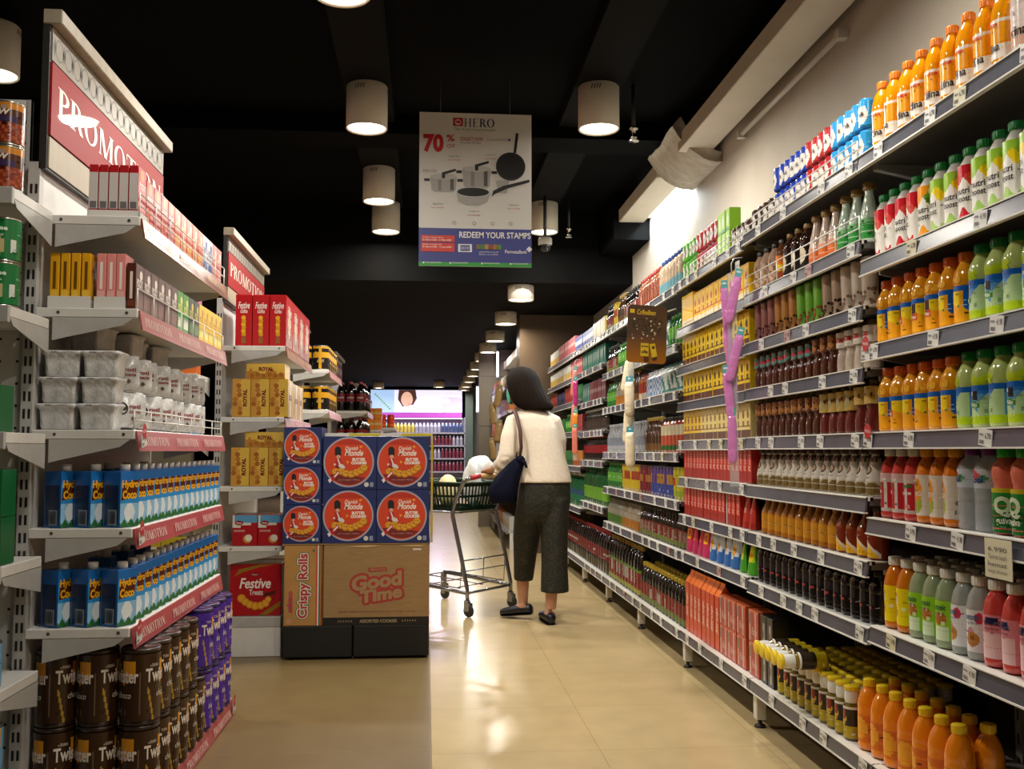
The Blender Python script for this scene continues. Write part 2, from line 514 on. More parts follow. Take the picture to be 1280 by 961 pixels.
# tube lights at the wall ledges
t = empty('tube_light', (1.724, 6.9, 2.9), 'lit white tube light behind the short wall ledge', 'tube light')
a = MB(); a.tube([(0, -.58, 0), (0, .58, 0)], .013, M('f2fbff', em=14.0), 10); part('tube', a, t)
for s in (-.59, .59):
    a = MB(); a.box(-.018, .018, s - .02, s + .02, -.018, .02, M('dcdcdc')); part('socket', a, t)
area('tube_glow', (0, 0, -.016), .02, 1.1, TUBE_W, (.84, .95, 1.0), t)
t = empty('tube_light', (1.722, 4.55, 2.80), 'unlit white tube light on the wall below the long ledge', 'tube light')
a = MB(); a.tube([(0, -.65, 0), (0, .65, 0)], .013, M('d8d4c8', .3), 10); part('tube', a, t)
for s in (-.66, .66):
    a = MB(); a.box(-.018, .026, s - .02, s + .02, -.018, .02, M('c8c4b8')); part('socket', a, t)
for (x, y, z, lb) in ((.99, 13.74, 2.27, 'vertical lit tube beside the grey panelled wall'), (.712, 13.84, 1.78, 'vertical purple-white tube at the far panelled wall corner')):
    t = empty('tube_light', (x, y, z), lb, 'tube light')
    a = MB(); a.tube([(0, 0, -.17), (0, 0, .17)], .012, M('e9dcff', em=10.0), 8); part('tube', a, t)
    a = MB(); a.box(-.018, .018, .012, .055, -.19, .19, M('b0b0b0')); part('bracket', a, t)

# sprinklers and a dome camera under the ceiling
for x, y, lb in ((1.14, 5.3, 'chrome sprinkler head hanging near the big lamp and plaster corner'), (1.14, 7.8, 'small chrome sprinkler head hanging near the dome camera')):
    t = empty('sprinkler', (x, y, 2.79), lb, 'sprinkler')
    CH = M('d0cdc6', .18, 1.0)
    a = MB(); a.tube([(0, 0, .06), (0, 0, .31)], .011, M('171615', .5), 8); part('pipe', a, t)
    a = MB(); a.lathe([(.018, .07), (.026, .062), (.026, .055), (.012, .05), (.012, .02), (.02, .012), (.02, .006), (.005, 0)], CH, 14); part('head', a, t)
    a = MB(); a.lathe([(.03, -.012), (.03, -.009), (.004, -.004), (.004, .002)], CH, 14); part('deflector', a, t)
t = empty('security_camera', (.915, 7.55, 2.60), 'dome security camera under the lamp beside the poster', 'camera')
a = MB(); a.lathe([(.05, .06), (.055, .07), (.055, .11), (.045, .12)], M('c9c4ba', .35), 20); part('housing', a, t)
a = MB(); a.ball((0, 0, .055), .048, M('101012', .08), 16, 10); part('dome', a, t)
a = MB(); a.tube([(0, 0, .12), (0, 0, .45)], .014, M('302e2c', .5), 8); part('stem', a, t)

# ------------------------------------------------------------------ the hanging poster
po = empty('hanging_poster', (.255, 5.2, 2.04), 'hanging poster of pots and pans reading 70% off, redeem your stamps', 'poster')
a = MB(); W, Hh = .302, .835
a.box(-W, W, 0, .006, 0, Hh, M('d9d7d3', .45))
P = Panel(a, front(0, .00005), .45)
P.rect(-W, 0, W, .022, '2f9a3a'); P.rect(-W, .022, W, .205, '3a3f8c')
S = 2 * W / 640; X = lambda u: -W + (u - 62) * S; Z = lambda v: Hh - (v - 50) * (Hh / 890)
def pt(s, u0, v1, u1, v0, c, **k): P.text(s, X(u0), Z(v0), X(u1), Z(v1), c, **k)
P.rect(X(252), Z(127), X(310), Z(78), 'b02a2c'); P.disc((X(281)), Z(104), .016, 'd9d7d3'); P.disc(X(285), Z(103), .009, 'b02a2c'); P.rect(X(268), Z(108), X(280), Z(96), 'b02a2c')
P.serif('HERO', X(316), Z(130), X(494), Z(80), '252a60')
pt('The fresh food people', 256, 136, 494, 156, '4d7a4a', shear=.25)
pt('70', 84, 176, 200, 284, 'c02020', bold=.05); pt('%', 216, 178, 262, 218, 'c02020', bold=.02); pt('OFF', 218, 234, 264, 256, 'b04038')
pt('COLLECT NOW', 292, 190, 424, 210, 'b04038', bold=.02); pt('Period 26 - 03 2020', 296, 216, 410, 228, '777777')
pt('CookWell', 448, 192, 560, 208, '888888'); P.disc(X(574), Z(200), .007, '3a3f8c')
SIL = 'a9a7a4'; SIL2 = '8a8886'; DK = '26231f'
def pot(u0, v0, u1, v1):
    P.poly([(X(u0), Z(v0)), (X(u0 + 8), Z(v1 - 12)), (X(u0 + 24), Z(v1)), (X(u1 - 24), Z(v1)), (X(u1 - 8), Z(v1 - 12)), (X(u1), Z(v0))], SIL)
    P.rect(X(u0 + .3 * (u1 - u0)), Z(v1 - 8), X(u0 + .42 * (u1 - u0)), Z(v0), SIL2); P.rect(X(u0 + .75 * (u1 - u0)), Z(v1 - 12), X(u0 + .88 * (u1 - u0)), Z(v0), '5a5856')
    P.disc((X(u0) + X(u1)) / 2, Z(v0), abs(X(u1) - X(u0)) / 2, 'bdbbb8', ry=.016)
    for u in (u0 - 34, u1 + 2): P.rect(X(u), Z(v0 + 28), X(u + 32), Z(v0 + 12), DK)
    um = (u0 + u1) / 2
    P.poly([(X(um - 10), Z(v0 + 10)), (X(um + 8), Z(v0 + 10)), (X(um + 10), Z(v0 - 14)), (X(um + 70), Z(v0 - 34)), (X(um + 68), Z(v0 - 48)), (X(um - 10), Z(v0 - 24))], DK)
P.poly([(X(498), Z(440)), (X(512), Z(512)), (X(560), Z(514)), (X(574), Z(440))], SIL)
pot(124, 424, 276, 514); pot(306, 374, 470, 486)
P.disc(X(582), Z(356), .080, '35322f', ry=.078); P.disc(X(582), Z(354), .074, '181614', ry=.071)
P.poly([(X(598), Z(276)), (X(614), Z(276)), (X(628), Z(162)), (X(612), Z(158))], DK)
P.poly([(X(474), Z(536)), (X(482), Z(500)), (X(540), Z(470)), (X(690), Z(430)), (X(690), Z(446)), (X(560), Z(486)), (X(490), Z(520))], DK)
P.poly([(X(272), Z(512)), (X(284), Z(566)), (X(330), Z(588)), (X(404), Z(588)), (X(450), Z(566)), (X(464), Z(512))], SIL)
P.disc(X(368), Z(510), .091, 'c6c4c1', ry=.028); P.disc(X(368), Z(510), .085, '1a1715', ry=.024)
for u, v, s in ((140, 576, 'Sauce Pot'), (346, 616, 'Frypan 24'), (572, 574, 'Casserole'), (232, 298, 'Stock Pot'), (438, 286, 'Frypan 28')):
    pt(s, u, v, u + 56, v + 12, '8a8a8a'); pt('only 399.000', u - 10, v + 24, u + 62, v + 34, 'c06058')
pt('MIN 150', 84, 384, 160, 402, '8c8a90')
for u in (262, 374, 478, 582): P.disc(X(u), Z(690), .010, '9a9a9a'); P.disc(X(u), Z(690), .006, 'd9d7d3')
pt('REDEEM YOUR STAMPS', 290, 740, 696, 776, 'f0f0f4', bold=.02)
P.rect(X(74), Z(802), X(264), Z(764), 'd0382c'); P.rect(X(74), Z(858), X(264), Z(808), 'd0382c')
pt('Collect stamps from', 84, 772, 200, 782, 'f0e0dc'); pt('01 March 2020 - 31 May 2020', 84, 786, 244, 798, 'f6efec', bold=.01)
pt('Redeem stamps until', 84, 812, 190, 822, 'f0e0dc'); pt('01 March 2020 - 15 June 2020', 84, 826, 246, 838, 'f6efec', bold=.01)
P.rect(X(284), Z(858), X(362), Z(812), 'e4e4ec'); P.rect(X(296), Z(852), X(350), Z(818), '3a3f8c'); pt('BONUS STAMP', 300, 826, 346, 844, 'e4e4ec')
for i, c in enumerate(('7a6a3a', '4f7a3a', 'b08a4a', '8a4a3a', 'a0702a', '5a8a3a')): P.rect(X(386 + 24 * i), Z(840), X(408 + 24 * i), Z(812), c)
pt('www.hero.co.id', 402, 850, 510, 860, 'd8d8e8'); pt('follow us online', 402, 864, 510, 874, 'd8d8e8')
pt('PermataBank', 550, 842, 676, 862, 'e8e8f0', bold=.01); P.disc(X(688), Z(836), .016, 'e8e8f0', n=4)
for u in (90, 240, 420, 582): P.disc(X(u), Z(922), .005, 'e8f4e8'); pt('herosupermarket', u + 12, 914, u + 100, 928, 'e8f4e8')
part('print', a, po)
for x in (-.19, .185):
    a = MB(); a.tube([(x, .003, Hh - .01), (x, .003, 1.02)], .0012, M('555555', .4), 6); part('wire', a, po)

# ------------------------------------------------------------------ wall shelving: eight bays
LIP = 1.25
JN = [2.72 + 1.05 * k for k in range(-1, 8)]      # joints between bays, nearest first
LEV = [  # height of each shelf's top, highest first
    [1.915, 1.606, 1.36, 1.112, .872, .57, .185],
    [1.915, 1.672, 1.48, 1.30, 1.112, .928, .747, .56, .185],
    [1.90, 1.665, 1.475, 1.297, 1.11, .931, .749, .57, .185],
    [1.895, 1.60, 1.36, 1.05, .81, .567, .18],
    [1.895, 1.60, 1.36, 1.05, .81, .567, .18],
    [1.895, 1.69, 1.44, 1.21, .985, .66, .18],
    [1.90, 1.69, 1.48, 1.22, .93, .59, .18],
    [1.90, 1.69, 1.48, 1.22, .93, .59, .18]]
BAYN = ['first', 'second', 'third', 'fourth', 'fifth', 'sixth', 'seventh', 'eighth']
TAGW = M('d6d5d0', .35); TAGY = M('cfc9a8', .4); TAGP = M('b78f8c', .4)
def tag_mesh(mat, flag=False, seed=0):
    a = MB(); a.box(-.026, .026, -.0012, .0006, -.019, .019, mat)
    P = Panel(a, front(-.0012, .00012), .5)
    r = random.Random(seed)
    P.text(r.choice(['4.190', '6.790', '8.490', '5.290', '12.900']), 0, -.002, .023, .012, '3c3c40', bold=.02)
    for k in range(5): P.rect(-.022 + k * .004, -.015, -.020 + k * .004, -.006, '50505a')
    P.rect(-.022, .004, -.006, .008, '77777d')
    if flag: P.disc(0, .026, .022, 'b0252a', n=18); P.text('PROMO', -.016, .022, .016, .030, 'e8d8d8')
    return a.mesh('price_tag')
TAGS = [tag_mesh(TAGW, False, 1), tag_mesh(TAGW, False, 2), tag_mesh(TAGY, False, 3), tag_mesh(TAGP, False, 4)]
TAGF = tag_mesh(TAGW, True, 5)
def fence(a, y0, y1, x, z, h=.075, nb=2):
    WR = M('d8d6d0', .3)
    for k in range(nb): a.tube([(x, y0, z + h * (k + 1) / nb), (x, y1, z + h * (k + 1) / nb)], .0022, WR, 6)
    n_ = max(2, int((y1 - y0) / .16))
    for k in range(n_ + 1):
        y = y0 + (y1 - y0) * k / n_
        a.tube([(x, y, z - .004), (x, y, z + h)], .0022, WR, 6)
for b, lv in enumerate(LEV):
    y0, y1 = JN[b] + .004, JN[b + 1] - .004
    if b == 0: y0 = 1.72
    ln = y1 - y0
    bay = empty('shelving_bay', (1.72, (y0 + y1) / 2, 0), BAYN[b] + ' bay of the drinks shelving along the wall, counted from the viewer', 'shelving', 'drinks shelving bays')
    inv = -Vector((1.72, (y0 + y1) / 2, 0))
    def bpart(nm, a, par=bay): return link(nm, a.mesh(nm), par) if par is not bay else link(nm, a.mesh(nm), bay)
    def MBT(): a_ = MB(); a_.T = Matrix.Translation(inv); return a_
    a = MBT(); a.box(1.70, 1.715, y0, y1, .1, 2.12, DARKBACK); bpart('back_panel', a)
    for yy in (y0, y1 - .03) if b == 0 else (y1 - .03,):
        a = MBT(); a.box(1.668, 1.70, yy, yy + .03, .02, 2.14, GREYW)
        for k in range(30): a.box(1.6675, 1.668, yy + .011, yy + .019, .1 + k * .067, .1 + k * .067 + .03, M('2a2826'))
        bpart('upright', a)
    a = MBT(); a.box(LIP + .015, LIP + .055, y1 - .02, y1 + .02, .03, .13, WHITE, .003); lg = bpart('leg', a)
    a = MBT(); a.lathe([(.022, 0), (.022, .008), (.009, .014), (.009, .032)], M('28282a', .5), 12, LIP + .035, y1, 0); link('foot', a.mesh('foot'), lg)
    rb = random.Random(40 + b)
    for i, z in enumerate(lv):
        bottom = i == len(lv) - 1
        a = MBT()
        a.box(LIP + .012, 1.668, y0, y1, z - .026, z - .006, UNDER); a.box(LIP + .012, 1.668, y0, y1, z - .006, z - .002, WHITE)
        a.box(LIP + .001, LIP + .022, y0, y1, z - .012, z, RAILW)
        for yy in (y0 + .002, y1 - .010):                      # brackets carrying the shelf
            a.add([(1.668, yy, z - .026), (1.668, yy, z - .11), (1.60, yy, z - .10), (1.30, yy, z - .04), (1.30, yy, z - .026),
                   (1.668, yy + .008, z - .026), (1.668, yy + .008, z - .11), (1.60, yy + .008, z - .10), (1.30, yy + .008, z - .04), (1.30, yy + .008, z - .026)],
                  [(4, 3, 2, 1, 0), (5, 6, 7, 8, 9), (0, 1, 6, 5), (1, 2, 7, 6), (2, 3, 8, 7), (3, 4, 9, 8), (4, 0, 5, 9)], GREYW)
        sh = bpart('shelf', a)
        a = MBT(); lo = z - .044
        a.add([(LIP, y0, z - .003), (LIP, y1, z - .003), (LIP - .006, y1, lo), (LIP - .006, y0, lo), (LIP + .006, y0, z - .003), (LIP + .006, y1, z - .003), (LIP, y1, lo), (LIP, y0, lo)],
              [(0, 1, 2, 3), (7, 6, 5, 4), (0, 4, 5, 1), (3, 2, 6, 7), (0, 3, 7, 4), (1, 5, 6, 2)], RAIL)
        a.box(LIP - .010, LIP + .004, y0, y1, lo - .004, lo, RAILW); a.box(LIP - .004, LIP + .004, y0, y1, z - .004, z - .001, RAILW)
        link('price_rail', a.mesh('price_rail'), sh)
        if b < 6 and not (b == 2 and i in (1, 2, 3)) and not (b == 1 and i == 5):
            yy = y0 + .05 if b else 1.9
            while yy < y1 - .04:
                me = rb.choice(TAGS[:2] * 4 + TAGS[2:])
                o = link('price_tag', me, sh, Vector((LIP - .0055, yy, z - .0235)) + inv); o.rotation_euler = (0, radians(8), radians(-90))
                yy += rb.uniform(.13, .36)
        if b == 0 and i in (2, 3):
            o = link('price_tag', TAGF, sh, Vector((LIP - .008, y1 - .03, z - .0235)) + inv); o.rotation_euler = (0, radians(8), radians(-90))
        if (b, i) in ((1, 0), (1, 1), (2, 0)):
            a = MBT(); fence(a, y0 + .01, y1 - .01 if b == 1 else y1 - .25, LIP + .004, z, .07 if i else .05); link('wire_fence', a.mesh('wire_fence'), sh)
# ------------------------------------------------------------------ goods: one prototype of each kind, local front = -Y
def tint(h, f):
    c = [int(h[i:i + 2], 16) for i in (0, 2, 4)]
    return '%02x%02x%02x' % tuple(int(max(0, min(255, v * f if f < 1 else 255 - (255 - v) / f))) for v in c)
class Proto:
    def __init__(s, name, cat, desc, root, parts, w, d, h):
        s.name = name; s.cat = cat; s.desc = desc; s.w = w; s.d = d; s.h = h
        s.root = root.mesh(name)
        s.parts = [(n, m.mesh(n)) for n, m in parts]
        f = MB(); f.merge(root)
        for n, m in parts: f.merge(m)
        s.flat = f.mesh(name)

PROF = {
    'pet': [(.80, 0), (.95, .012), (1, .03), (1, .30), (.975, .32), (1, .34), (1, .60), (.97, .66), (.82, .76), (.56, .84), (.44, .87), (.44, .90)],
    'wide': [(.85, 0), (1, .02), (1, .08), (.95, .10), (1, .12), (1, .50), (.92, .53), (1, .57), (1, .64), (.9, .73), (.62, .82), (.52, .85), (.52, .89)],
    'waist': [(.85, 0), (.96, .02), (.98, .20), (.92, .34), (.76, .44), (.80, .50), (.98, .60), (1, .70), (.94, .80), (.66, .87), (.5, .89)],
    'long': [(.9, 0), (1, .02), (1, .48), (.95, .56), (.7, .66), (.46, .76), (.40, .84), (.40, .91)],
    'can': [(.80, 0), (.92, .02), (1, .06), (1, .90), (.90, .96), (.90, .985), (.84, .985), (.82, .965), (.01, .965)],
    'slim': [(.8, 0), (.84, .01), (.92, .5), (1, .96), (1, 1), (.9, 1)],
    'cone': [(.95, 0), (1, .02), (1, .28), (.92, .4), (.66, .62), (.44, .78), (.40, .88)],
    'sq': [(.95, 0), (1, .02), (1, .3), (.97, .32), (1, .34), (1, .70), (.9, .78), (.5, .86), (.42, .88), (.42, .9)],
    'guava': [(.85, 0), (1, .03), (1, .48), (.9, .53), (.84, .56), (.96, .62), (1, .70), (.92, .80), (.6, .87), (.5, .9)],
    'tin': [(.97, 0), (1, .01), (1, .03), (.97, .04), (.97, .95), (1, .96), (1, .985), (.94, 1), (.93, .985), (.01, .985)],
}
def bottle(name, cat, desc, H, R, prof, body, cap=None, label=None, texts=(), capR=.50, capH=.105, seg=18, br=.09, marks=None, balpha=1.0, nphi=30, nz=10, lr=.22, flare=None, fluted=False, wrap=None):
    """label = (z0, z1, paint(a, t) or colour) in fractions of H; texts = (string, x0, z0, x1, z1, colour) in radii / fractions of H"""
    root = MB(); pr = PROF[prof]
    bm = M(body, br, alpha=balpha, coat=.6) if isinstance(body, str) else body
    pp = []
    for (r0_, z0_), (r1_, z1_) in zip(pr, pr[1:]):
        nn = max(1, int((z1_ - z0_) / .035)) if prof in ('pet', 'wide', 'waist', 'cone', 'long', 'sq', 'guava') and seg > 12 else 1
        for q_ in range(nn):
            tt = q_ / nn; zz_ = z0_ + (z1_ - z0_) * tt
            pp.append(((r0_ + (r1_ - r0_) * tt) * R * (1 + (.018 * sin(zz_ * 120) if zz_ < .95 and nn > 1 else 0)), zz_ * H))
    pp.append((pr[-1][0] * R, pr[-1][1] * H))
    root.lathe(pp, bm, 32 if seg > 12 else seg, fl=(.58 * H, .84 * H, .022, 8) if fluted or prof in ('waist', 'cone', 'long', 'wide', 'guava') else None)
    if marks: marks(Panel(root, on_prof(pr, R, H), br))
    parts = []
    if wrap:
        c = MB(); c.lathe([(r_ * R, z_ * H) for r_, z_ in wrap[0]], M(wrap[1], .25, coat=.4), 20, caps=False); parts.append(('neck_wrap', c))
    if cap:
        c = MB(); cm = M(cap, .35); z0 = H * pr[-1][1] - .004
        c.lathe([(R * capR * .98, 0), (R * capR, .002), (R * capR, H * capH - .002), (R * capR * .92, H * capH), (.001, H * capH)], cm, 16, z0=z0)
        for k in range(16): 
            t = 2 * pi * k / 16
            c.box(R * capR * cos(t) - .0006, R * capR * cos(t) + .0006, R * capR * sin(t) - .0006, R * capR * sin(t) + .0006, z0 + .003, z0 + H * capH - .003, cm)
        parts.append(('cap', c))
    if label:
        l = MB(); z0, z1, pt = label; rr_ = R * 1.012
        P = Panel(l, on_cyl(rr_), lr)
        P.grid(-pi * rr_, z0 * H, pi * rr_, z1 * H, nphi, nz, pt if callable(pt) else (lambda a, t: pt), True)
        rq = random.Random(sum(map(ord, desc)))
        for q_ in range(16 if seg > 12 else 6):       # small print and panels round the label
            a_ = rq.uniform(-1, 1); t_ = rq.uniform(.08, .84); hh_ = rq.choice((.02, .03, .03, .05, .10)); wd = rq.uniform(.12, .45)
            base = (pt(a_, t_) if callable(pt) else pt) or 'cccccc'
            zz_ = (z0 + (z1 - z0) * t_) * H
            P.rect(a_ * pi * rr_ - wd * R * .5, zz_, a_ * pi * rr_ + wd * R * .5, min(zz_ + hh_ * (z1 - z0) * H, z1 * H), tint(base, rq.choice((.45, .6, .75, 1.8, 2.6))))
        for s, x0, a0, x1, a1, c, *o in texts: P.text(s, x0 * R, a0 * H, x1 * R, a1 * H, c, bold=o[0] if o else .02, shear=o[1] if len(o) > 1 else 0)
        parts.append(('label', l))
    return Proto(name, cat, desc, root, parts, 2.045 * R + .002, 2.04 * R, H * (pr[-1][1] + capH))

def carton(name, cat, desc, w, d, h, side, paint=None, texts=(), draw=None, nx=10, nz=14, r=.35, gable=None, cap=None, sidepaint=None):
    root = MB(); root.box(-w / 2, w / 2, -d / 2, d / 2, 0, h, M(side, r), .0015)
    P = Panel(root, front(-d / 2), r)
    if paint: P.grid(-w / 2 + .0012, .0012, w / 2 - .0012, h - .0012, nx, nz, paint)
    if draw: draw(P)
    for s, x0, a0, x1, a1, c, *o in texts:
        P.text(s, x0 * w, a0 * h, x1 * w, a1 * h, c, bold=o[0] if o else .02, shear=o[1] if len(o) > 1 else 0, rot=o[2] if len(o) > 2 else 0)
    if sidepaint:      # the same print seen on the narrow sides
        for sg in (-1, 1):
            Q = Panel(root, (lambda sg_: lambda x, z, k: (sg_ * (w / 2 + .00035 * k), sg_ * x, z))(sg), r); sidepaint(Q)
    parts = []
    if gable:
        g = MB(); gm = M(gable, .4); gh = .045
        g.add([(-w / 2, -d / 2, h), (w / 2, -d / 2, h), (w / 2, d / 2, h), (-w / 2, d / 2, h), (-w / 2, -.002, h + gh), (w / 2, -.002, h + gh), (w / 2, .002, h + gh), (-w / 2, .002, h + gh)],
              [(0, 1, 5, 4), (2, 3, 7, 6), (4, 5, 6, 7), (1, 2, 6, 5), (3, 0, 4, 7)], gm)
        g.box(-w / 2, w / 2, -.002, .002, h + gh, h + gh + .012, gm); parts.append(('gable', g))
    if cap:
        c = MB(); cx, cy, cr, chh, cc = cap
        c.lathe([(cr, 0), (cr, chh - .002), (cr * .9, chh), (.001, chh)], M(cc, .35), 16, cx, cy, h); parts.append(('cap', c))
    return Proto(name, cat, desc, root, parts, w + .0015, d, h + (.055 if gable else 0))

def pouch(name, cat, desc, w, d, h, paint, texts=(), back='c8c8c8', r=.22, top=.0):
    root = MB(); nx, nz = 10, 12
    def fn(sg):
        def f(x, z, k):
            t = z / h; u = x / (w / 2)
            th = (d / 2) * (1 - t ** 1.6) * (max(0, 1 - u * u) ** .5) + .0006 * k * .5
            return (x * (1 - top * t), sg * th, z)
        return f
    P = Panel(root, fn(-1), r); P.grid(-w / 2, 0, w / 2, h, nx, nz, paint, True)
    for s, x0, a0, x1, a1, c, *o in texts: P.text(s, x0 * w, a0 * h, x1 * w, a1 * h, c, bold=o[0] if o else .02)
    Q = Panel(root, lambda x, z, k: fn(1)(-x, z, 0), r); Q.grid(-w / 2, 0, w / 2, h, nx, nz, lambda x, t: back, True)
    return Proto(name, cat, desc, root, [], w + .001, d, h)

def on_prof(pr, R, H, e=0.0001):
    def rad(z):
        t = z / H
        for (r0, z0), (r1, z1) in zip(pr, pr[1:]):
            if t <= z1: return R * (r0 + (r1 - r0) * (t - z0) / max(z1 - z0, 1e-6))
        return R * pr[-1][0]
    def f(x, z, k):
        r = rad(z) * 1.012 + e * k; a = x / max(r, .3 * R)
        return (r * sin(a), -r * cos(a), z)
    f.R = R
    return f

G = {}
# ---- first bay
G['orange'] = bottle('orange_drink_bottle', 'bottle', 'orange fizz bottle with orange cap', .205, .031, 'pet', 'e8960f', 'f08a1c',
    (.12, .56, lambda a, t: 'ece3d6' if t < .34 or t > .92 else 'f2a31a' if abs(a) < .36 and t > .4 else 'e8930f'),
    [('dina', -.6, .20, .6, .30, '2a2420'), ('vita', -.5, .48, .5, .53, 'c0302a')], nphi=80, nz=34, fluted=True)
G['clearp'] = bottle('lychee_drink_bottle', 'bottle', 'pale pink bottle with white cap', .205, .031, 'pet', 'e0cfc8', 'eae6e0',
    (.12, .56, lambda a, t: 'ead9d2' if t > .35 else 'd8a890'), [('dina', -.6, .22, .6, .33, '2a2420')])
def nutri(fr, fr2, cap='1f8a3c'):
    return lambda a, t: (fr if (t > .74 + .1 * sin(9 * a)) else fr2 if t > .66 + .1 * cos(11 * a) and abs(a) < .6 else
                         ('a8cf6a' if fr2 == 'f0d020' else fr) if t < .13 + .08 * cos(14 * a) and abs(a) < .35 else 'ece8e0')
def mk_nutri(key, fr, fr2, d):
    G[key] = bottle('milk_drink_bottle', 'bottle', d, .185, .0295, 'pet', 'e6e2da', '188a3e', (.04, .74, nutri(fr, fr2)),
                    [('nutri', -.62, .36, .58, .44, '3a3634', .015), ('boost', -.62, .26, .62, .34, '3a3634', .015)], nphi=80, nz=34, capR=.56)
mk_nutri('nutri_r', 'c8202c', 'd84a40', 'white milk drink with red fruit band')
mk_nutri('nutri_o', 'ef9a1c', '6a9a30', 'white milk drink with orange fruit band')
mk_nutri('nutri_y', '9cc63c', 'f0d020', 'white milk drink with yellow fruit band')
def pulpy(main, kind):
    def p(a, t):
        if t > .86: return '1a62b8'
        if kind == 'o':
            if t > .55 - .5 * a and a > -.1 and a < .32: return 'f4d21c' if t > .2 + .9 * a else '2f8a3a'
            if abs(a + .18) < .09 and .56 < t < .84: return '15171c'
            if abs(a + .18) < .12 and .36 < t < .55: return 'd8622a'
            if abs(a) > .42: return '1a5fb4' if t > .3 + .5 * sin(6 * a) * .3 else main
            return main
        if t < .22: return 'b5cf1e'
        if abs(a + .1) < .09 and .62 < t < .84: return '15171c'
        if abs(a + .1) < .16 and .42 < t < .58: return '3f8f3c'
        if t > .4 + 1.2 * (a + .1) * (1 if a > 0 else -1) or abs(a) > .5: return '2a78c8' if t > .75 or abs(a) > .62 else '5a9ad4'
        return 'bcd9a0'
    return p
def blobs(c1, c2): 
    def f(P):
        r_ = random.Random(4)
        for k in range(9): P.disc(r_.uniform(-.03, .03), r_.uniform(.118, .138), .011, c1 if k % 3 else c2, n=12)
    return f
G['pulpy_o'] = bottle('orange_juice_bottle', 'bottle', 'orange juice with orange cap', .182, .0315, 'wide', 'e89a1a', 'e8701a', (.05, .53, pulpy('f0a41c', 'o')),
    [('Pulpy', -.85, .235, -.25, .29, 'f6e8d8')], nphi=80, nz=34, capR=.60, capH=.12, marks=lambda P: [P.disc(x, .112, .010, 'f6b83a', n=14) for x in (-.018, .006, .028)])
G['pulpy_g'] = bottle('grape_juice_bottle', 'bottle', 'green grape juice with green cap', .187, .0325, 'wide', 'b9c97a', '14823a', (.05, .53, pulpy('b5cf1e', 'g')),
    [('Pulpy', -.6, .25, .0, .31, 'eef4e4')], nphi=80, nz=34, capR=.58, capH=.12, marks=lambda P: [P.disc(x, z, .008, 'b4cc20', n=12) for x, z in ((-.02, .113), (-.006, .116), (.008, .112), (.02, .117), (0, .105), (-.014, .104), (.014, .104))])
G['pulpy_r'] = bottle('guava_juice_bottle', 'bottle', 'pink guava juice with red cap', .187, .0325, 'wide', 'c04a50', 'b02030', (.05, .53, lambda a, t: '1a62b8' if t > .82 else 'd8606a'), capR=.58, capH=.12, nphi=80, nz=34, fluted=True)
def yc(c1, c2, c3): return lambda a, t: c1 if (abs(abs(a) - .25) > .2) or t > .9 or t < .08 else (c2 if (a * 4) ** 2 / 1.2 + (t * 2 - 1) ** 2 * .9 < .9 or t > .8 else c3)
def rosebox(P):
    for x in (-.0, ): 
        P.rect(-.017, .045, .017, .125, 'b8282c'); P.rect(-.014, .05, .014, .122, 'd23a34'); P.disc(0, .088, .012, '7a1a1c'); P.disc(.002, .062, .011, 'e8c02a'); P.disc(-.006, .058, .007, '4a8a2a')
        P.text('apple', -.015, .108, .015, .118, 'f0e8d0', bold=.03)
G['yc_r'] = bottle('apple_juice_bottle', 'bottle', 'red apple juice with white cap', .195, .0315, 'pet', 'c03a34', 'dad6d0', (.10, .64, lambda a, t: 'cfaaa8' if t > .86 else 'c8b8b0' if t > .75 or t < .1 else ('c02a30' if abs((a * 3) % 1 - .5) < .36 else 'd8cdc8')),
    [('Apple', -.7, .44, .7, .51, '2f7a30', .03), ('juice', -.6, .34, .6, .41, 'f4e8e0', .02)], capR=.58, capH=.12, nphi=80, nz=34, fluted=True)
G['yc_o'] = bottle('mango_juice_bottle', 'bottle', 'orange juice with white label', .195, .0315, 'pet', 'd4741a', 'e09a1c', (.10, .64, lambda a, t: 'd8cabc' if abs(a) > .28 or t > .9 else ('e8901a' if (a * 3.4) ** 2 + (t * 2 - 1.25) ** 2 < .35 else '9ab03a' if (a * 4) ** 2 + (t * 3 - .9) ** 2 < .5 else 'e0d4c4')),
    [('ORIGI', -.6, .36, .6, .42, 'f4ece0', .02)], capR=.58, capH=.12, nphi=80, nz=34, fluted=True)
G['water'] = bottle('flavoured_water_bottle', 'bottle', 'clear water bottle with purple cap', .20, .034, 'sq', 'dde2e6', '7a2a78', (.5, .72, lambda a, t: 'c03a48' if (a * 3 + .4) ** 2 + (t * 2 - 1.4) ** 2 < .3 else '4a8a5a' if (a * 3 - .3) ** 2 + (t * 2 - 1) ** 2 < .25 else 'b8c0cc'),
    [('Cool', -.7, .56, .5, .64, '2a3f8a', .03, .2)], balpha=.38, capR=.46)
G['guava'] = bottle('guava_drink_bottle', 'bottle', 'green wrapped guava drink with green cap', .195, .035, 'guava', 'd8705a', '2fb03c', (.02, .53, lambda a, t: '1f6a2c' if t < .55 or abs(a) > .4 else 'c8b820' if t > .85 else '2f8a3a'),
    [('Q', -.62, .20, .55, .44, 'd8e8c8', .05), ('guava', -.45, .10, .5, .18, 'e8f0d8', .02)], capR=.62)
def bear(P, c='b87a38'):
    P.disc(.0, .062, .0105, c); P.disc(.0, .077, .008, c); P.disc(-.007, .084, .003, c); P.disc(.007, .084, .003, c); P.disc(.012, .055, .005, c)
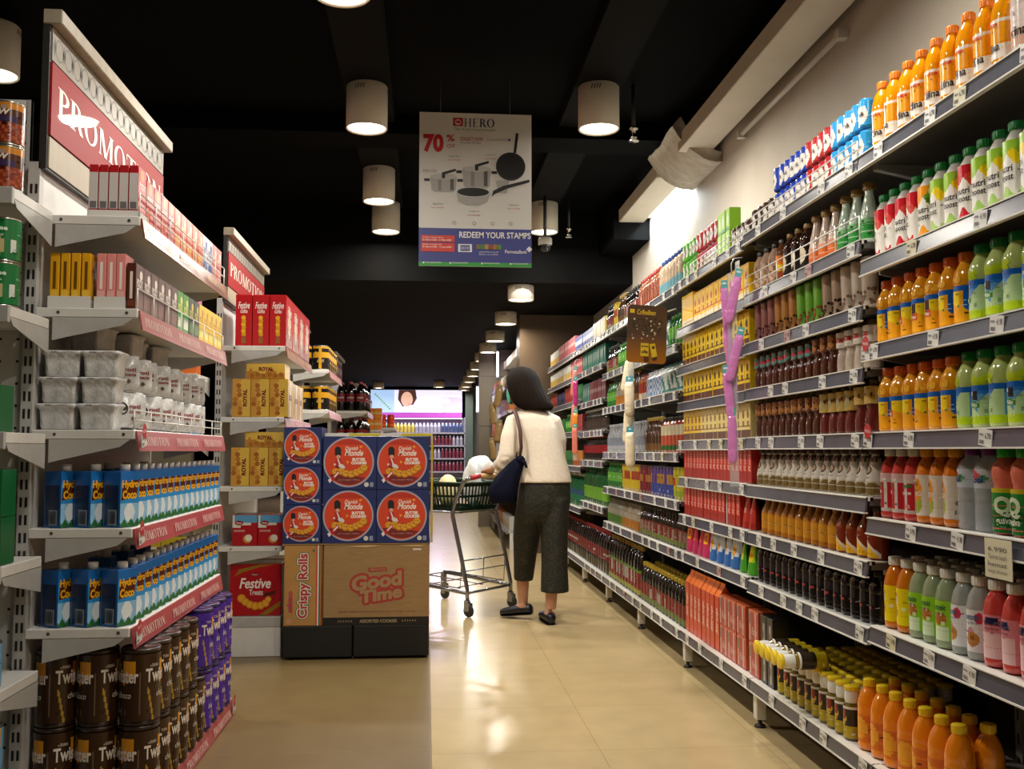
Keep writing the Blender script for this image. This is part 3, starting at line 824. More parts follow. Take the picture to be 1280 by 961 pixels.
def sport(key, body, lab, desc, dk='3a5a8a', extra=None):
    def p(a, t): return extra(a, t) if extra else lab
    G[key] = bottle('isotonic_drink_bottle', 'bottle', desc, .195, .0315, 'pet', body, 'e2dfda', (.10, .60, p), [('isotonic', -.6, .48, .6, .55, dk, .02), ('hydro', -.5, .42, .5, .46, dk, .0)], capR=.58, capH=.12, nphi=80, nz=34, br=.1, fluted=True, balpha=.62 if key in ('sp_g', 'sp_w') else 1.0)
sport('sp_y', 'd87a14', 'f2d814', 'yellow bear-label drink', 'c06a20', lambda a, t: 'b8702a' if (a * 4) ** 2 + (t * 4 - 1.4) ** 2 < .5 else 'ece0c0' if abs(a) < .18 and .55 < t < .8 else 'f2d814')
sport('sp_g', 'b8c8a0', '9ad42a', 'lime bear-label drink', '2a6a4a', lambda a, t: 'b8702a' if (a * 3) ** 2 + (t * 4 - 2.2) ** 2 < .4 else 'd8ecc8' if t < .35 and abs(a) < .25 else '9ad42a')
sport('sp_w', 'c8ccc8', 'e8e8ea', 'white bear-label drink', '3a6a9a', lambda a, t: 'c08040' if (a * 4) ** 2 + (t * 4 - 1.2) ** 2 < .5 else 'd03a5a' if (a * 5 - .9) ** 2 + (t * 4 - 3.2) ** 2 < .3 else 'd890a8' if (a * 5 + .2) ** 2 + (t * 5 - 2.4) ** 2 < .25 else 'e6e6ea')
sport('sp_p', 'd04a44', 'e8a0aa', 'pink drink with pink label', '2a2a5a', lambda a, t: '26264e' if abs(a) < .14 and .78 < t < .95 else 'f0c8cc' if t < .6 and abs(a) < .3 else 'e08a96')
G['squash'] = bottle('orange_squash_bottle', 'bottle', 'orange squash with yellow cap', .205, .036, 'pet', 'f08a14', 'f0c81a', (.12, .5, lambda a, t: 'e8a020' if (a * 3) ** 2 + (t * 2 - 1) ** 2 < .7 else 'd86a14'), capR=.5)
# ---- second bay
def mini(key, c, d):
    G[key] = bottle('yoghurt_drink_can', 'can', d, .088, .0235, 'can', c, None, (.08, .90, lambda a, t: c if abs(a) > .33 or t > .8 else ('e8e2d8' if (a * 3) ** 2 + (t * 2 - .9) ** 2 < .7 else c)), [('milk', -.5, .38, .5, .55, '3a2a20')], nphi=48, nz=18)
mini('cn_b', '1c3fae', 'dark blue milk can'); mini('cn_r', 'b8282e', 'red milk can'); mini('cn_l', '2f9ad8', 'light blue milk can'); mini('cn_k', '4a2a20', 'dark brown milk can'); mini('cn_g', '5ab828', 'green milk can')
G['tea_g'] = bottle('green_tea_bottle', 'bottle', 'clear and green bottle with bronze cap', .185, .030, 'cone', 'c6d8c4', '9a7840', (.05, .38, lambda a, t: '2f8a3c' if t < .8 else '7ab07a'), capR=.62, capH=.11, marks=lambda P: P.disc(0, .095, .012, 'eef0ea'))
G['tea_p'] = bottle('peach_tea_bottle', 'bottle', 'clear and peach bottle with bronze cap', .178, .029, 'cone', 'dcc4b4', '9a7840', (.05, .34, lambda a, t: 'd86a2a' if t < .8 else 'e0a080'), capR=.62, capH=.11, marks=lambda P: P.disc(0, .09, .012, 'efe6da'))
G['tea_k'] = bottle('black_tea_bottle', 'bottle', 'dark bottle with bronze cap', .17, .031, 'wide', '3a221a', '9a7840', (.1, .56, lambda a, t: 'd8ccb0' if (a * 3.4) ** 2 + (t * 2.2 - 1.1) ** 2 < .7 else '1c1512'), capR=.55, nphi=48, nz=20)
G['cof_m'] = bottle('milk_coffee_bottle', 'bottle', 'pale brown coffee bottle with black cap', .165, .031, 'wide', 'b89880', '2a201c', (.1, .60, lambda a, t: 'c0a088' if (int(a * 10) + int(t * 6)) % 3 else '8a6a50'), capR=.55)
G['cof_o'] = bottle('spiced_coffee_bottle', 'bottle', 'brown bottle with orange and yellow band', .165, .029, 'wide', '6a3a1c', '3a241a', (.1, .6, lambda a, t: 'e87a1c' if t > .6 else 'e8c020' if t > .3 else '8a3a1c'), capR=.55)
def tumb(key, body, bead, d, cap=None):
    rr2 = random.Random(len(key))
    def mk(P):
        for k in range(26): P.disc(rr2.uniform(-.05, .05), rr2.uniform(.008, .06), .005, bead, n=8)
    G[key] = bottle('jelly_drink_glass', 'bottle', d, .148, .027, 'slim', body, cap, None, marks=mk, capR=1.02, capH=.16 if cap else 0, br=.08)
    if cap: G[key].h = .148
tumb('tb_c', 'c2b4a4', '7a6252', 'clear jelly drink glass'); tumb('tb_b', 'a08a74', '2e2018', 'brown jelly drink glass'); tumb('tb_g', '6aa83a', '8a4a34', 'green jelly drink glass')
tumb('tb_a', 'a8743a', '4a2c18', 'amber jelly drink glass'); tumb('tb_p', '8a5a54', '4a2824', 'rosy jelly drink glass')
def waist(key, body, top, d, h=.148, r=.029, cap='8a7a3a'):
    G[key] = bottle('coffee_bottle', 'bottle', d, h, r, 'waist', body, cap, (.52, .84, top), capR=.52, capH=.1, nphi=56, nz=20, br=.1)
waist('ws_s', 'b8a898', lambda a, t: 'b03a3a' if abs(t - .5) < .14 and abs(a) < .2 else 'd8d0c4', 'silver topped coffee bottle')
waist('ws_b', '4a2618', lambda a, t: 'a87038' if (a * 3) ** 2 + (t * 2 - 1) ** 2 < .8 else '6a3c20', 'brown coffee bottle', .150)
waist('ws_t', '4a2414', lambda a, t: 'b03a4a' if abs(t - .45) < .16 and abs(a) < .22 else '5a8a84' if (a * 2.6) ** 2 + (t * 2 - 1) ** 2 < .9 else '4a2c1c', 'brown coffee bottle with teal top', .142)
waist('ws_g', '6a2a24', lambda a, t: 'c8a85a', 'tall golden coffee bottle', .160, .031)
G['ws_g2'] = bottle('coffee_bottle', 'bottle', 'golden coffee bottle with round badge', .150, .030, 'waist', '6a2a24', '8a7a3a', (.46, .86, lambda a, t: 'a89a70' if (a * 3) ** 2 + (t * 2 - 1) ** 2 < .7 else 'c8a85a'), capR=.52, capH=.1)
G['cup'] = bottle('coffee_milk_bottle', 'bottle', 'white coffee milk bottle with brown spot', .142, .0305, 'cone', 'd6d0c6', '4a382c', (.02, .30, lambda a, t: '7a6438' if t < .75 + .2 * sin(8 * a) else 'c8bca8'), capR=.62, capH=.13,
    marks=lambda P: [P.disc(0, .074, .0135, '4a3626'), P.disc(.001, .075, .008, 'a08a6a'), P.rect(-.03, .098, .03, .116, '5a483a'), P.text('kopi', -.011, .050, .011, .057, '4a3a2c')])
G['amb_y'] = bottle('herbal_tea_bottle', 'bottle', 'amber tea bottle with slanted yellow label', .152, .0305, 'long', '8a3f18', '5a4a42', (.03, .5, lambda a, t: 'e8b01c' if t < .55 - 1.1 * a and a > -.4 and a < .45 else 'd8cdbc' if t < .7 - 1.1 * a and a < .5 and a > -.45 else '7a2c14'), capR=.45, nphi=64, nz=28)
G['amb'] = bottle('iced_tea_bottle', 'bottle', 'amber tea bottle with dark cap', .15, .0295, 'long', 'a86a1e', '4a3a30', (.03, .5, lambda a, t: 'c88a20' if t > .2 else 'b06a18'), capR=.45)
G['dark'] = bottle('black_coffee_bottle', 'bottle', 'black bottle with small red mark', .158, .0295, 'wide', '141012', '181416', (.1, .55, lambda a, t: 'a0322a' if abs(a) < .12 and .42 < t < .52 else '2a2426' if abs(a) < .25 and t > .6 else '120f11'), capR=.55)
def minty(P): P.disc(0, .07, .011, 'b0282a'); P.disc(.004, .052, .012, '201814'); P.rect(-.013, .016, .013, .036, 'b8a01e')
G['yel'] = bottle('ginger_drink_bottle', 'bottle', 'dark labelled bottle with yellow cap', .165, .0275, 'long', '7a661e', 'e8c81c', (.04, .60, lambda a, t: 'b09a1e' if t < .36 else 'e0dcd4' if t > .9 else '8a2a22' if abs(a) < .12 and t > .6 else '2a2016' if (a * 3) ** 2 + (t * 2 - 1.2) ** 2 > .2 else 'c8a02a'), capR=.88, capH=.075, nphi=48, nz=24, wrap=([(.78, .66), (.84, .70), (.86, .78), (.80, .86), (.74, .91)], 'e2e0dc'))
# ---- boxes of the second and third bay
G['blk'] = carton('black_drink_pack', 'carton', 'black drink pack', .062, .06, .125, '1e1a18', lambda x, t: 'a8a29a' if abs(x - .1) < .3 and t < .8 and t > .1 else '2a2422', [('B', -.1, .35, .1, .55, '3a3634')])
def redpack(P):
    for k in range(3): P.rect(-.05 + k * .033, .006, -.035 + k * .033, .118, 'a83a30' if k % 2 else 'c8a8a0')
    P.text('Rons', -.02, .03, .04, .06, 'cfaaa0', bold=.02, shear=.3)
    P.rect(-.052, .070, -.030, .112, '8a7a72')
G['redp'] = carton('wrapped_drink_pack', 'carton', 'film-wrapped red drink pack', .11, .075, .125, 'c05a34', lambda x, t: 'b4433a' if t < .93 else 'c86a48', draw=redpack)
G['gable'] = carton('syrup_carton', 'carton', 'red carton with orange gable top', .062, .062, .235, 'c23a1a', lambda x, t: 'c8401c' if abs(x) < .9 else 'a83018', [('Sirop', -.28, .30, .28, .78, 'e8d8c8', .02, .2, 90)], gable='f47a10', r=.3)
def ybox(P, fig, w, h):
    P.poly([(-.012, .45 * h), (.012, .45 * h), (.009, .30 * h), (-.009, .30 * h)], fig); P.disc(0, .60 * h, .013, fig, n=14); P.poly([(-.016, .62 * h), (0, .78 * h), (.016, .62 * h)], fig)
def yel(key, base, fig, d, w=.062, foot='5a2c1c'):
    G[key] = carton('cereal_drink_box', 'box', d, w, .07, .148 if key != 'ybr' else .145, base, lambda x, t: (foot if t < .20 and foot else base), draw=lambda P: [ybox(P, fig, w, .15), P.rect(-w / 2 + .004, .044, w / 2 - .004, .050, fig), P.text('energen', -w / 2 + .008, .134, w / 2 - .008, .142, fig, bold=.02)])
yel('ybr', 'f2c40e', 'c8361c', 'yellow box with red figure', .064, 'ece0c0'); yel('ybb', 'f0cc14', '4a2218', 'yellow box with brown figure'); yel('ybd', 'eac414', '7a1c18', 'deep yellow box with dark red figure'); yel('ybp', 'ead98a', '8a5a20', 'pale yellow box with brown figure')
G['ywide'] = carton('cereal_drink_carton', 'box', 'large plain yellow carton', .20, .10, .16, 'f2c40e', lambda x, t: 'f0c00c' if t > .2 else 'e8dcc0' if t > .1 else 'e0a80c', [('sereh bandrek', -.4, .11, .4, .17, 'a86a10')])
def script(P, w, h):
    P.text('Rons', -.22 * w, .30 * h, .26 * w, .88 * h, 'd8b8ac', bold=.01, shear=.25, rot=90)
G['rc'] = carton('red_milk_carton', 'carton', 'red milk carton with white script', .052, .06, .150, 'b41e12', lambda x, t: 'c02414' if t > .3 else ('a01c12' if (int(t * 30)) % 2 else 'c44434'), draw=lambda P: script(P, .052, .15), r=.5)
G['rpouch'] = pouch('red_refill_pouch', 'pouch', 'red refill pouch', .075, .05, .15, lambda x, t: 'b83a30' if t > .2 else 'a82a22', [('Ron', -.25, .4, .25, .6, 'd8b0a8')], 'a82a22')
G['gpouch'] = pouch('tea_refill_pouch', 'pouch', 'pointed green and yellow pouch', .085, .05, .146, lambda x, t: '4aa02a' if t < .35 or abs(x) > .7 else 'd8d020' if (x * x + (t * 2 - 1.1) ** 2 < .3) else 'a8cc2a', [('daun', -.25, .45, .25, .6, 'd87a1c', .03)], '3a8a2a', top=.6)
G['bpouch'] = pouch('milk_powder_pouch', 'pouch', 'white and blue pouch with gold emblem', .082, .05, .146, lambda x, t: 'e0a018' if x * x + (t * 3.4 - 1.7) ** 2 < .22 else '3a70b8' if t < .3 + .1 * x else 'c8d4e6', [('gold', -.2, .46, .2, .55, '9a5a10')], 'a8b8d0')
G['ppouch'] = pouch('sweet_drink_pouch', 'pouch', 'pink pouch with yellow letters', .075, .045, .146, lambda x, t: 'c83a6a' if t < .35 else 'f0b81c' if abs(x) < .45 and .45 < t < .72 else 'c8385a', [('8', -.14, .47, .14, .70, 'b8283a', .05)], 'b03058')
G['lime'] = carton('lime_tea_carton', 'carton', 'lime green carton stood on its like', .052, .05, .095, '8fc81c', lambda x, t: 'e6e8da' if x * x * 3 + (t * 2 - 1) ** 2 < .35 else '9ad41e' if t > .15 else '3f9a2a')
# ---- further bays: simple bottles and boxes
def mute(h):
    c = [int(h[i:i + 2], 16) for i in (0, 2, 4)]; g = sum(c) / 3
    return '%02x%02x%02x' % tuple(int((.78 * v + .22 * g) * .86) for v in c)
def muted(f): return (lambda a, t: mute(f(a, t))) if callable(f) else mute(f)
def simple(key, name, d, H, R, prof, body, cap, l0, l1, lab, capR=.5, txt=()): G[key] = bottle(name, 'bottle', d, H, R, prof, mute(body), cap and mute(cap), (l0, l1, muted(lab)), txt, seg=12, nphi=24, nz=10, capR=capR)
simple('s_blu', 'peach_water_bottle', 'peach water bottle with blue cap', .20, .031, 'sq', 'd0b08a', '1e4fb8', .1, .5, lambda a, t: '6ab0c0' if t < .6 else 'd8b890', .55)
simple('s_red', 'ginger_ale_bottle', 'russet bottle with red cap', .19, .031, 'pet', 'a8502a', 'c8281e', .15, .6, lambda a, t: 'b8603a' if (int(a * 7)) % 2 else 'a04428', .55)
simple('s_tealb', 'mint_drink_bottle', 'pale drink bottle with teal label', .16, .029, 'wide', 'b8ccc4', '2a7a70', .08, .7, lambda a, t: '3a8a80' if abs(a * 2 + t - .6) < .25 or t < .15 else 'd0d8d2')
simple('s_ltb', 'berry_drink_bottle', 'pale drink bottle with blue label', .155, .029, 'wide', 'c8ccd4', 'd0d4da', .08, .7, lambda a, t: '5a90c8' if (int(a * 8) + int(t * 5)) % 2 else 'c8ccd8')
simple('s_rw', 'tomato_drink_bottle', 'red drink bottle with white base', .16, .031, 'wide', 'b83a20', '8a2a1c', .05, .7, lambda a, t: 'd8c8a8' if t < .3 else 'c83a1e' if t < .9 else 'e08a1c')
simple('s_herb', 'herbal_juice_bottle', 'red and green drink bottle', .19, .032, 'pet', 'c8402a', '3a3a2a', .06, .75, lambda a, t: '2a6a2a' if t < .25 else 'd84a2a' if t < .6 else 'e8d8b0')
simple('s_brown', 'sarsaparilla_bottle', 'brown bottle with yellow cap', .20, .032, 'long', '5a3418', 'c8a02a', .05, .45, lambda a, t: '7a4a20' if t < .5 else '4a2a18', .6)
simple('s_ygp', 'vitamin_drink_bottle', 'yellow drink pack with green foot', .165, .030, 'slim', 'e0d81c', None, .1, .9, lambda a, t: 'e83a1e' if abs(t - .6) < .15 and abs(a) < .3 else 'b8d02a' if t < .25 else 'e8e01c')
simple('s_pur', 'grape_drink_bottle', 'purple drink pack', .165, .030, 'slim', '4a3a9a', None, .1, .9, lambda a, t: 'c88a2a' if abs(t - .6) < .16 and abs(a) < .3 else '3a4ab0' if t < .4 else '5a3a9a')
simple('s_mar', 'cherry_drink_bottle', 'maroon drink pack', .165, .030, 'slim', '8a1f2c', None, .1, .9, lambda a, t: 'd0802a' if abs(t - .55) < .14 and abs(a) < .3 else '9a2434')
simple('s_yel', 'honey_drink_bottle', 'yellow drink pack', .165, .031, 'slim', 'e8b814', None, .1, .9, lambda a, t: 'c8461c' if abs(t - .55) < .2 and abs(a) < .3 else 'f0c818')
simple('s_grn', 'lime_soda_bottle', 'green soda bottle', .17, .031, 'pet', '1f7a2a', '5ab03a', .1, .6, lambda a, t: '6ac83a' if t > .3 else '2f8a34')
simple('s_soy', 'sauce_bottle', 'dark bottle with red label', .185, .029, 'long', '181210', '1a1412', .04, .5, lambda a, t: 'a88a78' if abs(a) < .14 and t > .3 and t < .9 else '94302a' if t > .25 else '84903f', .5)
simple('s_gl', 'green_label_bottle', 'pale bottle with green label', .18, .030, 'long', '9a9a80', '4a4a3a', .04, .55, lambda a, t: '5a9a2a' if t < .6 else 'b8b0a0')
simple('s_ol', 'orange_label_bottle', 'pale bottle with orange label', .18, .030, 'long', '9a8a70', '4a4a3a', .04, .55, lambda a, t: 'd07a1c' if t < .6 else 'b8a890')
simple('s_big', 'large_syrup_bottle', 'big dark bottle with gold cap', .30, .043, 'pet', '17100e', 'c89a28', .04, .52, lambda a, t: '6ca82a' if t > .93 else 'b0b43c' if t < .18 else 'c0b4a8' if abs(a) < .13 and t > .4 else 'a42a2a', .42)
simple('s_mid', 'syrup_bottle', 'dark bottle with yellow cap', .225, .033, 'pet', '14100f', 'e0b81c', .04, .5, lambda a, t: 'b8a8a0' if abs(a) < .12 and t > .3 and t < .85 else '9c302a' if t > .3 else '7c8c42', .5)
simple('s_spr', 'lemon_soda_bottle', 'large green soda bottle', .28, .043, 'pet', '0f6a2c', '2a8a3a', .12, .45, lambda a, t: '7ac828' if abs(a) < .6 else '1f8a3a', .36)
simple('s_spb', 'mineral_soda_bottle', 'large green bottle with blue label', .28, .043, 'pet', '127a48', 'e0e4e0', .2, .5, lambda a, t: '2a5a8a' if t > .5 else '1f8a5a', .36)
simple('s_col', 'cola_bottle', 'large dark cola bottle with red label', .30, .045, 'pet', '120a0a', 'b02020', .3, .58, lambda a, t: 'b8a8a4' if abs(t - .5) < .1 and abs(a) < .25 else '8f161a', .36)
simple('s_cls', 'small_cola_bottle', 'dark cola bottle with red label', .19, .030, 'pet', '1a0c0a', 'b02a20', .3, .6, lambda a, t: 'b02026')
simple('s_clr', 'soda_water_bottle', 'clear soda water bottle', .19, .030, 'long', 'a8acb4', 'b8bcc4', .1, .5, lambda a, t: '8a94a8' if t > .3 else 'b0b4bc')
simple('s_wht', 'white_top_bottle', 'dark bottle with white top', .17, .029, 'long', '2a221e', 'e6e6ec', .1, .5, lambda a, t: '4a3c34')
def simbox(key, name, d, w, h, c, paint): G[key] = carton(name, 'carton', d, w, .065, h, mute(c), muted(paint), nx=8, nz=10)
simbox('x_teal', 'teal_tea_carton', 'teal carton with pale emblem', .075, .15, '1a6a58', lambda x, t: 'a8c0b0' if x * x + (t * 2 - 1.1) ** 2 < .3 else '1f7a64')
simbox('x_mar', 'maroon_tea_carton', 'maroon carton', .085, .15, '6a2a28', lambda x, t: 'b09a90' if abs(t - .5) < .1 and abs(x) < .6 else '7a3430')
simbox('x_blu', 'blue_milk_carton', 'blue and white carton', .06, .12, '3a4a9a', lambda x, t: 'd8d8e0' if abs(t - .55) < .16 else '4a5aa8')
simbox('x_yel', 'yellow_milk_carton', 'yellow and silver carton', .06, .13, 'd8b818', lambda x, t: 'c8c8d0' if abs(x) > .6 or t > .8 else 'e0c01c')
simbox('x_pnk', 'pink_milk_carton', 'pink carton', .06, .15, 'c84a50', lambda x, t: 'e0a8a0' if abs(t - .6) < .12 else 'd0505a')
simbox('x_wht', 'white_milk_carton', 'white and yellow carton', .06, .14, 'd8d4cc', lambda x, t: 'e0a81c' if t < .55 else 'd8d4cc')
simbox('x_red', 'red_juice_carton', 'red carton', .055, .14, 'b02a24', lambda x, t: 'c83a30' if t > .3 else '9a2420')
simbox('x_grn', 'green_juice_carton', 'green carton', .055, .13, '1f7a3a', lambda x, t: '3a9a4a' if t > .4 else '1a6a34')
simbox('x_org', 'orange_juice_carton', 'orange carton', .055, .13, 'd8701c', lambda x, t: 'e88a2a' if t > .4 else 'c8501a')
simbox('x_nav', 'navy_juice_carton', 'navy carton', .055, .12, '1f2a5a', lambda x, t: '3a4a8a' if t > .5 else '1a2450')
# ------------------------------------------------------------------ stocking the shelves
def place(p, loc, rz, label, group, detail=True, rx=0.0, ry=0.0):
    r = link(p.name, p.root if detail else p.flat, None, loc)
    r.rotation_euler = (rx, ry, rz)
    tag(r, label, p.cat, group)
    if detail:
        for n_, m_ in p.parts: link(n_, m_, r)
    return r

RS = random.Random(77)
def shelf_word(i, n):
    return 'lowest shelf' if i == n - 1 else 'top shelf' if i == 0 else ORD[i] + ' shelf'
CNT = {}
def run(b, i, items, y0=None, y1=None, rows=1, inset=.022, tiers=1, jit=.16, z=None, extra=''):
    """goods along one shelf of the wall shelving, from the viewer's end on"""
    a, e = JN[b] + .014, JN[b + 1] - .014
    y0 = a if y0 is None else y0; y1 = e if y1 is None else y1
    items = [(G[k], n_) for k, n_ in items]
    tot = sum(p.w * n_ for p, n_ in items); ln = y1 - y0
    if tot > ln:
        f = ln / tot
        items = [(p, max(1, int(n_ * f))) for p, n_ in items]
        while sum(p.w * n_ for p, n_ in items) > ln: 
            k = max(range(len(items)), key=lambda q_: items[q_][1]); items[k] = (items[k][0], items[k][1] - 1)
        tot = sum(p.w * n_ for p, n_ in items)
    N = sum(n_ for _p, n_ in items)
    gap = (ln - tot) / max(1, N)
    zz = (LEV[b][i] if z is None else z) + .0005
    where = shelf_word(i, len(LEV[b])) + ' of ' + BAYN[b] + ' wall bay'
    detail = b < 4
    y = y0
    cnt = CNT.setdefault((b, i), {})
    for p, n_ in items:
        for k in range(n_):
            yc_ = y + (p.w + gap) / 2
            c = cnt.get(p.desc, 0); cnt[p.desc] = c + 1
            for row in range(rows):
                for t_ in range(tiers):
                    x = LIP + inset + p.d / 2 + row * (p.d + .003) + RS.uniform(0, .003)
                    extra2 = '' if (rows == 1 and tiers == 1) else ' row ' + ('one two three four five six'.split()[row]) if tiers == 1 else (' upper' if t_ else ' lower')
                    lb = p.desc + ', ' + ORD[min(c, 38)] + ' along' + extra2 + ', ' + where + extra
                    place(p, (x, yc_, zz + t_ * (p.h + .0015)), -pi / 2 + RS.uniform(-jit, jit) * (3 if b > 2 else 1) * (0 if p.cat in ('box', 'carton') else 1) * 2.2, lb, p.desc + 's on ' + where, detail and row == 0)
            y += p.w + gap

A = JN[1]
run(0, 0, [('clearp', 3), ('orange', 11)], 1.88, jit=.3)
run(0, 1, [('nutri_y', 5), ('nutri_r', 1), ('nutri_y', 2), ('nutri_o', 1), ('nutri_r', 4)], 1.88, jit=.3)
run(0, 2, [('pulpy_r', 1), ('pulpy_g', 5), ('pulpy_o', 8)], 1.88, jit=.3)
run(0, 3, [('pulpy_g', 6), ('pulpy_o', 6)], 1.88, jit=.3)
run(0, 4, [('guava', 3), ('water', 2), ('yc_o', 3), ('yc_r', 3)], 1.94, jit=.3)
run(0, 5, [('sp_p', 4), ('sp_w', 2), ('sp_g', 3), ('sp_y', 2)], 1.93, rows=3, jit=.3)
run(0, 6, [('squash', 7)], 2.33, 2.90, rows=2, jit=.3)

run(1, 0, [('cn_l', 5), ('cn_r', 4), ('cn_b', 6)], y1=JN[2] - .27, tiers=2)
run(1, 0, [('cn_k', 4)], y0=JN[2] - .26)
run(1, 1, [('tea_g', 4), ('tea_p', 4), ('tea_k', 4), ('cof_o', 1), ('cof_m', 4)])
run(1, 2, [('tb_c', 4), ('tb_b', 3), ('tb_g', 4), ('tb_a', 4), ('tb_p', 4)])
run(1, 3, [('ws_s', 4), ('ws_b', 3), ('ws_t', 9)], rows=1)
run(1, 4, [('ws_g', 2), ('ws_g2', 4), ('ws_b', 10)], rows=2)
run(1, 5, [('cup', 16)])
run(1, 6, [('amb_y', 5), ('amb', 11)], y1=JN[2] - .06)
run(1, 7, [('dark', 17)])
run(1, 8, [('yel', 12)], y0=2.93, y1=3.56, rows=6)
for k in range(5):      # bottles lying across the tops of the others
    place(G['yel'], (LIP + .05 + .01, 3.18 + k * .058, .185 + .155 + .033), -pi / 2, ORD[k] + ' yellow-capped bottle lying on top of the standing ones, lowest shelf', 'yellow-capped bottles lying on top', True, rx=radians(90))
run(1, 8, [('blk', 2)], y0=3.575, y1=3.71, tiers=2)
run(1, 8, [('redp', 1)], y0=3.715, y1=JN[2] + .1, tiers=2, extra=' edge')

run(2, 0, [('cn_k', 4)], y1=JN[2] + .24)
run(2, 0, [('lime', 3)], y0=JN[2] + .25, y1=JN[2] + .42, tiers=2)
run(2, 0, [('cn_r', 6), ('cn_g', 4)], y0=JN[2] + .43, tiers=2)
run(2, 1, [('ybr', 12), ('ywide', 1)])
run(2, 2, [('ybb', 14), ('ybd', 1)]); run(2, 3, [('ybb', 16)]); run(2, 4, [('ybp', 11), ('ybd', 5)])
run(2, 5, [('rc', 19)])
run(2, 6, [('rpouch', 2), ('rc', 3)], y1=JN[2] + .34)
run(2, 6, [('rc', 13)], y0=JN[2] + .37)
run(2, 7, [('gpouch', 3), ('bpouch', 5), ('ppouch', 5)])
run(2, 8, [('redp', 3)], y0=JN[2] + .12, y1=JN[2] + .47, tiers=2)
run(2, 8, [('gable', 8)], y0=JN[2] + .48)
dv = MB(); dv.box(-.14, .14, -.002, .002, 0, .14, M('b8bcc0', .15, alpha=.5)); dv.box(-.143, -.14, -.008, .008, 0, .14, M('c8cacc', .2))
o = link('shelf_divider', dv.mesh('shelf_divider'), None, (LIP + .17, JN[2] + .355, .75)); tag(o, 'clear plastic divider among the red milk cartons', 'divider')

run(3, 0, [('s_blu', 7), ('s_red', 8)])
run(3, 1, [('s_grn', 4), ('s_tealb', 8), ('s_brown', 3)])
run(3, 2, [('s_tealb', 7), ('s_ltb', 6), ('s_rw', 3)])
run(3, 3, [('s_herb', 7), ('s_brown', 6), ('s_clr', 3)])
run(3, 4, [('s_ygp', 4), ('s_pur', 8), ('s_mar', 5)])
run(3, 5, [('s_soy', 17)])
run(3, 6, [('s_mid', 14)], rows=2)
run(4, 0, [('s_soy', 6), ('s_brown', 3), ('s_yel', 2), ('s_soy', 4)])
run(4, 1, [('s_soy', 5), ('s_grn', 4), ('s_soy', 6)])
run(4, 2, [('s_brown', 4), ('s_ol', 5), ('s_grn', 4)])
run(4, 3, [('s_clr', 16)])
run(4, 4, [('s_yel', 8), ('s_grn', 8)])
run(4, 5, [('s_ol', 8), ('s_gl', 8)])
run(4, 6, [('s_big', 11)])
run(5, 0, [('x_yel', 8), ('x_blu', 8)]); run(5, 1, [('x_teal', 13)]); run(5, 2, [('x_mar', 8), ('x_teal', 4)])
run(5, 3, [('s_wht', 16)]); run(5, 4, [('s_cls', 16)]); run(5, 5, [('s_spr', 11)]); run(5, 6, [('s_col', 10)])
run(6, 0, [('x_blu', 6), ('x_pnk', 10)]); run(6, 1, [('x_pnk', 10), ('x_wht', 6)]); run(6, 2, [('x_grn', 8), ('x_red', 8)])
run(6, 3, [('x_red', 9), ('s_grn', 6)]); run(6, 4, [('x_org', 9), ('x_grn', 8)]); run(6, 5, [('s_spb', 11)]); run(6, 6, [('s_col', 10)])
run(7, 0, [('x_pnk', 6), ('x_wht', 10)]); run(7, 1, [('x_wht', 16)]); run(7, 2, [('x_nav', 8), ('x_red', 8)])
run(7, 3, [('x_grn', 16)]); run(7, 4, [('x_org', 16)]); run(7, 5, [('s_spb', 11)]); run(7, 6, [('s_col', 10)])
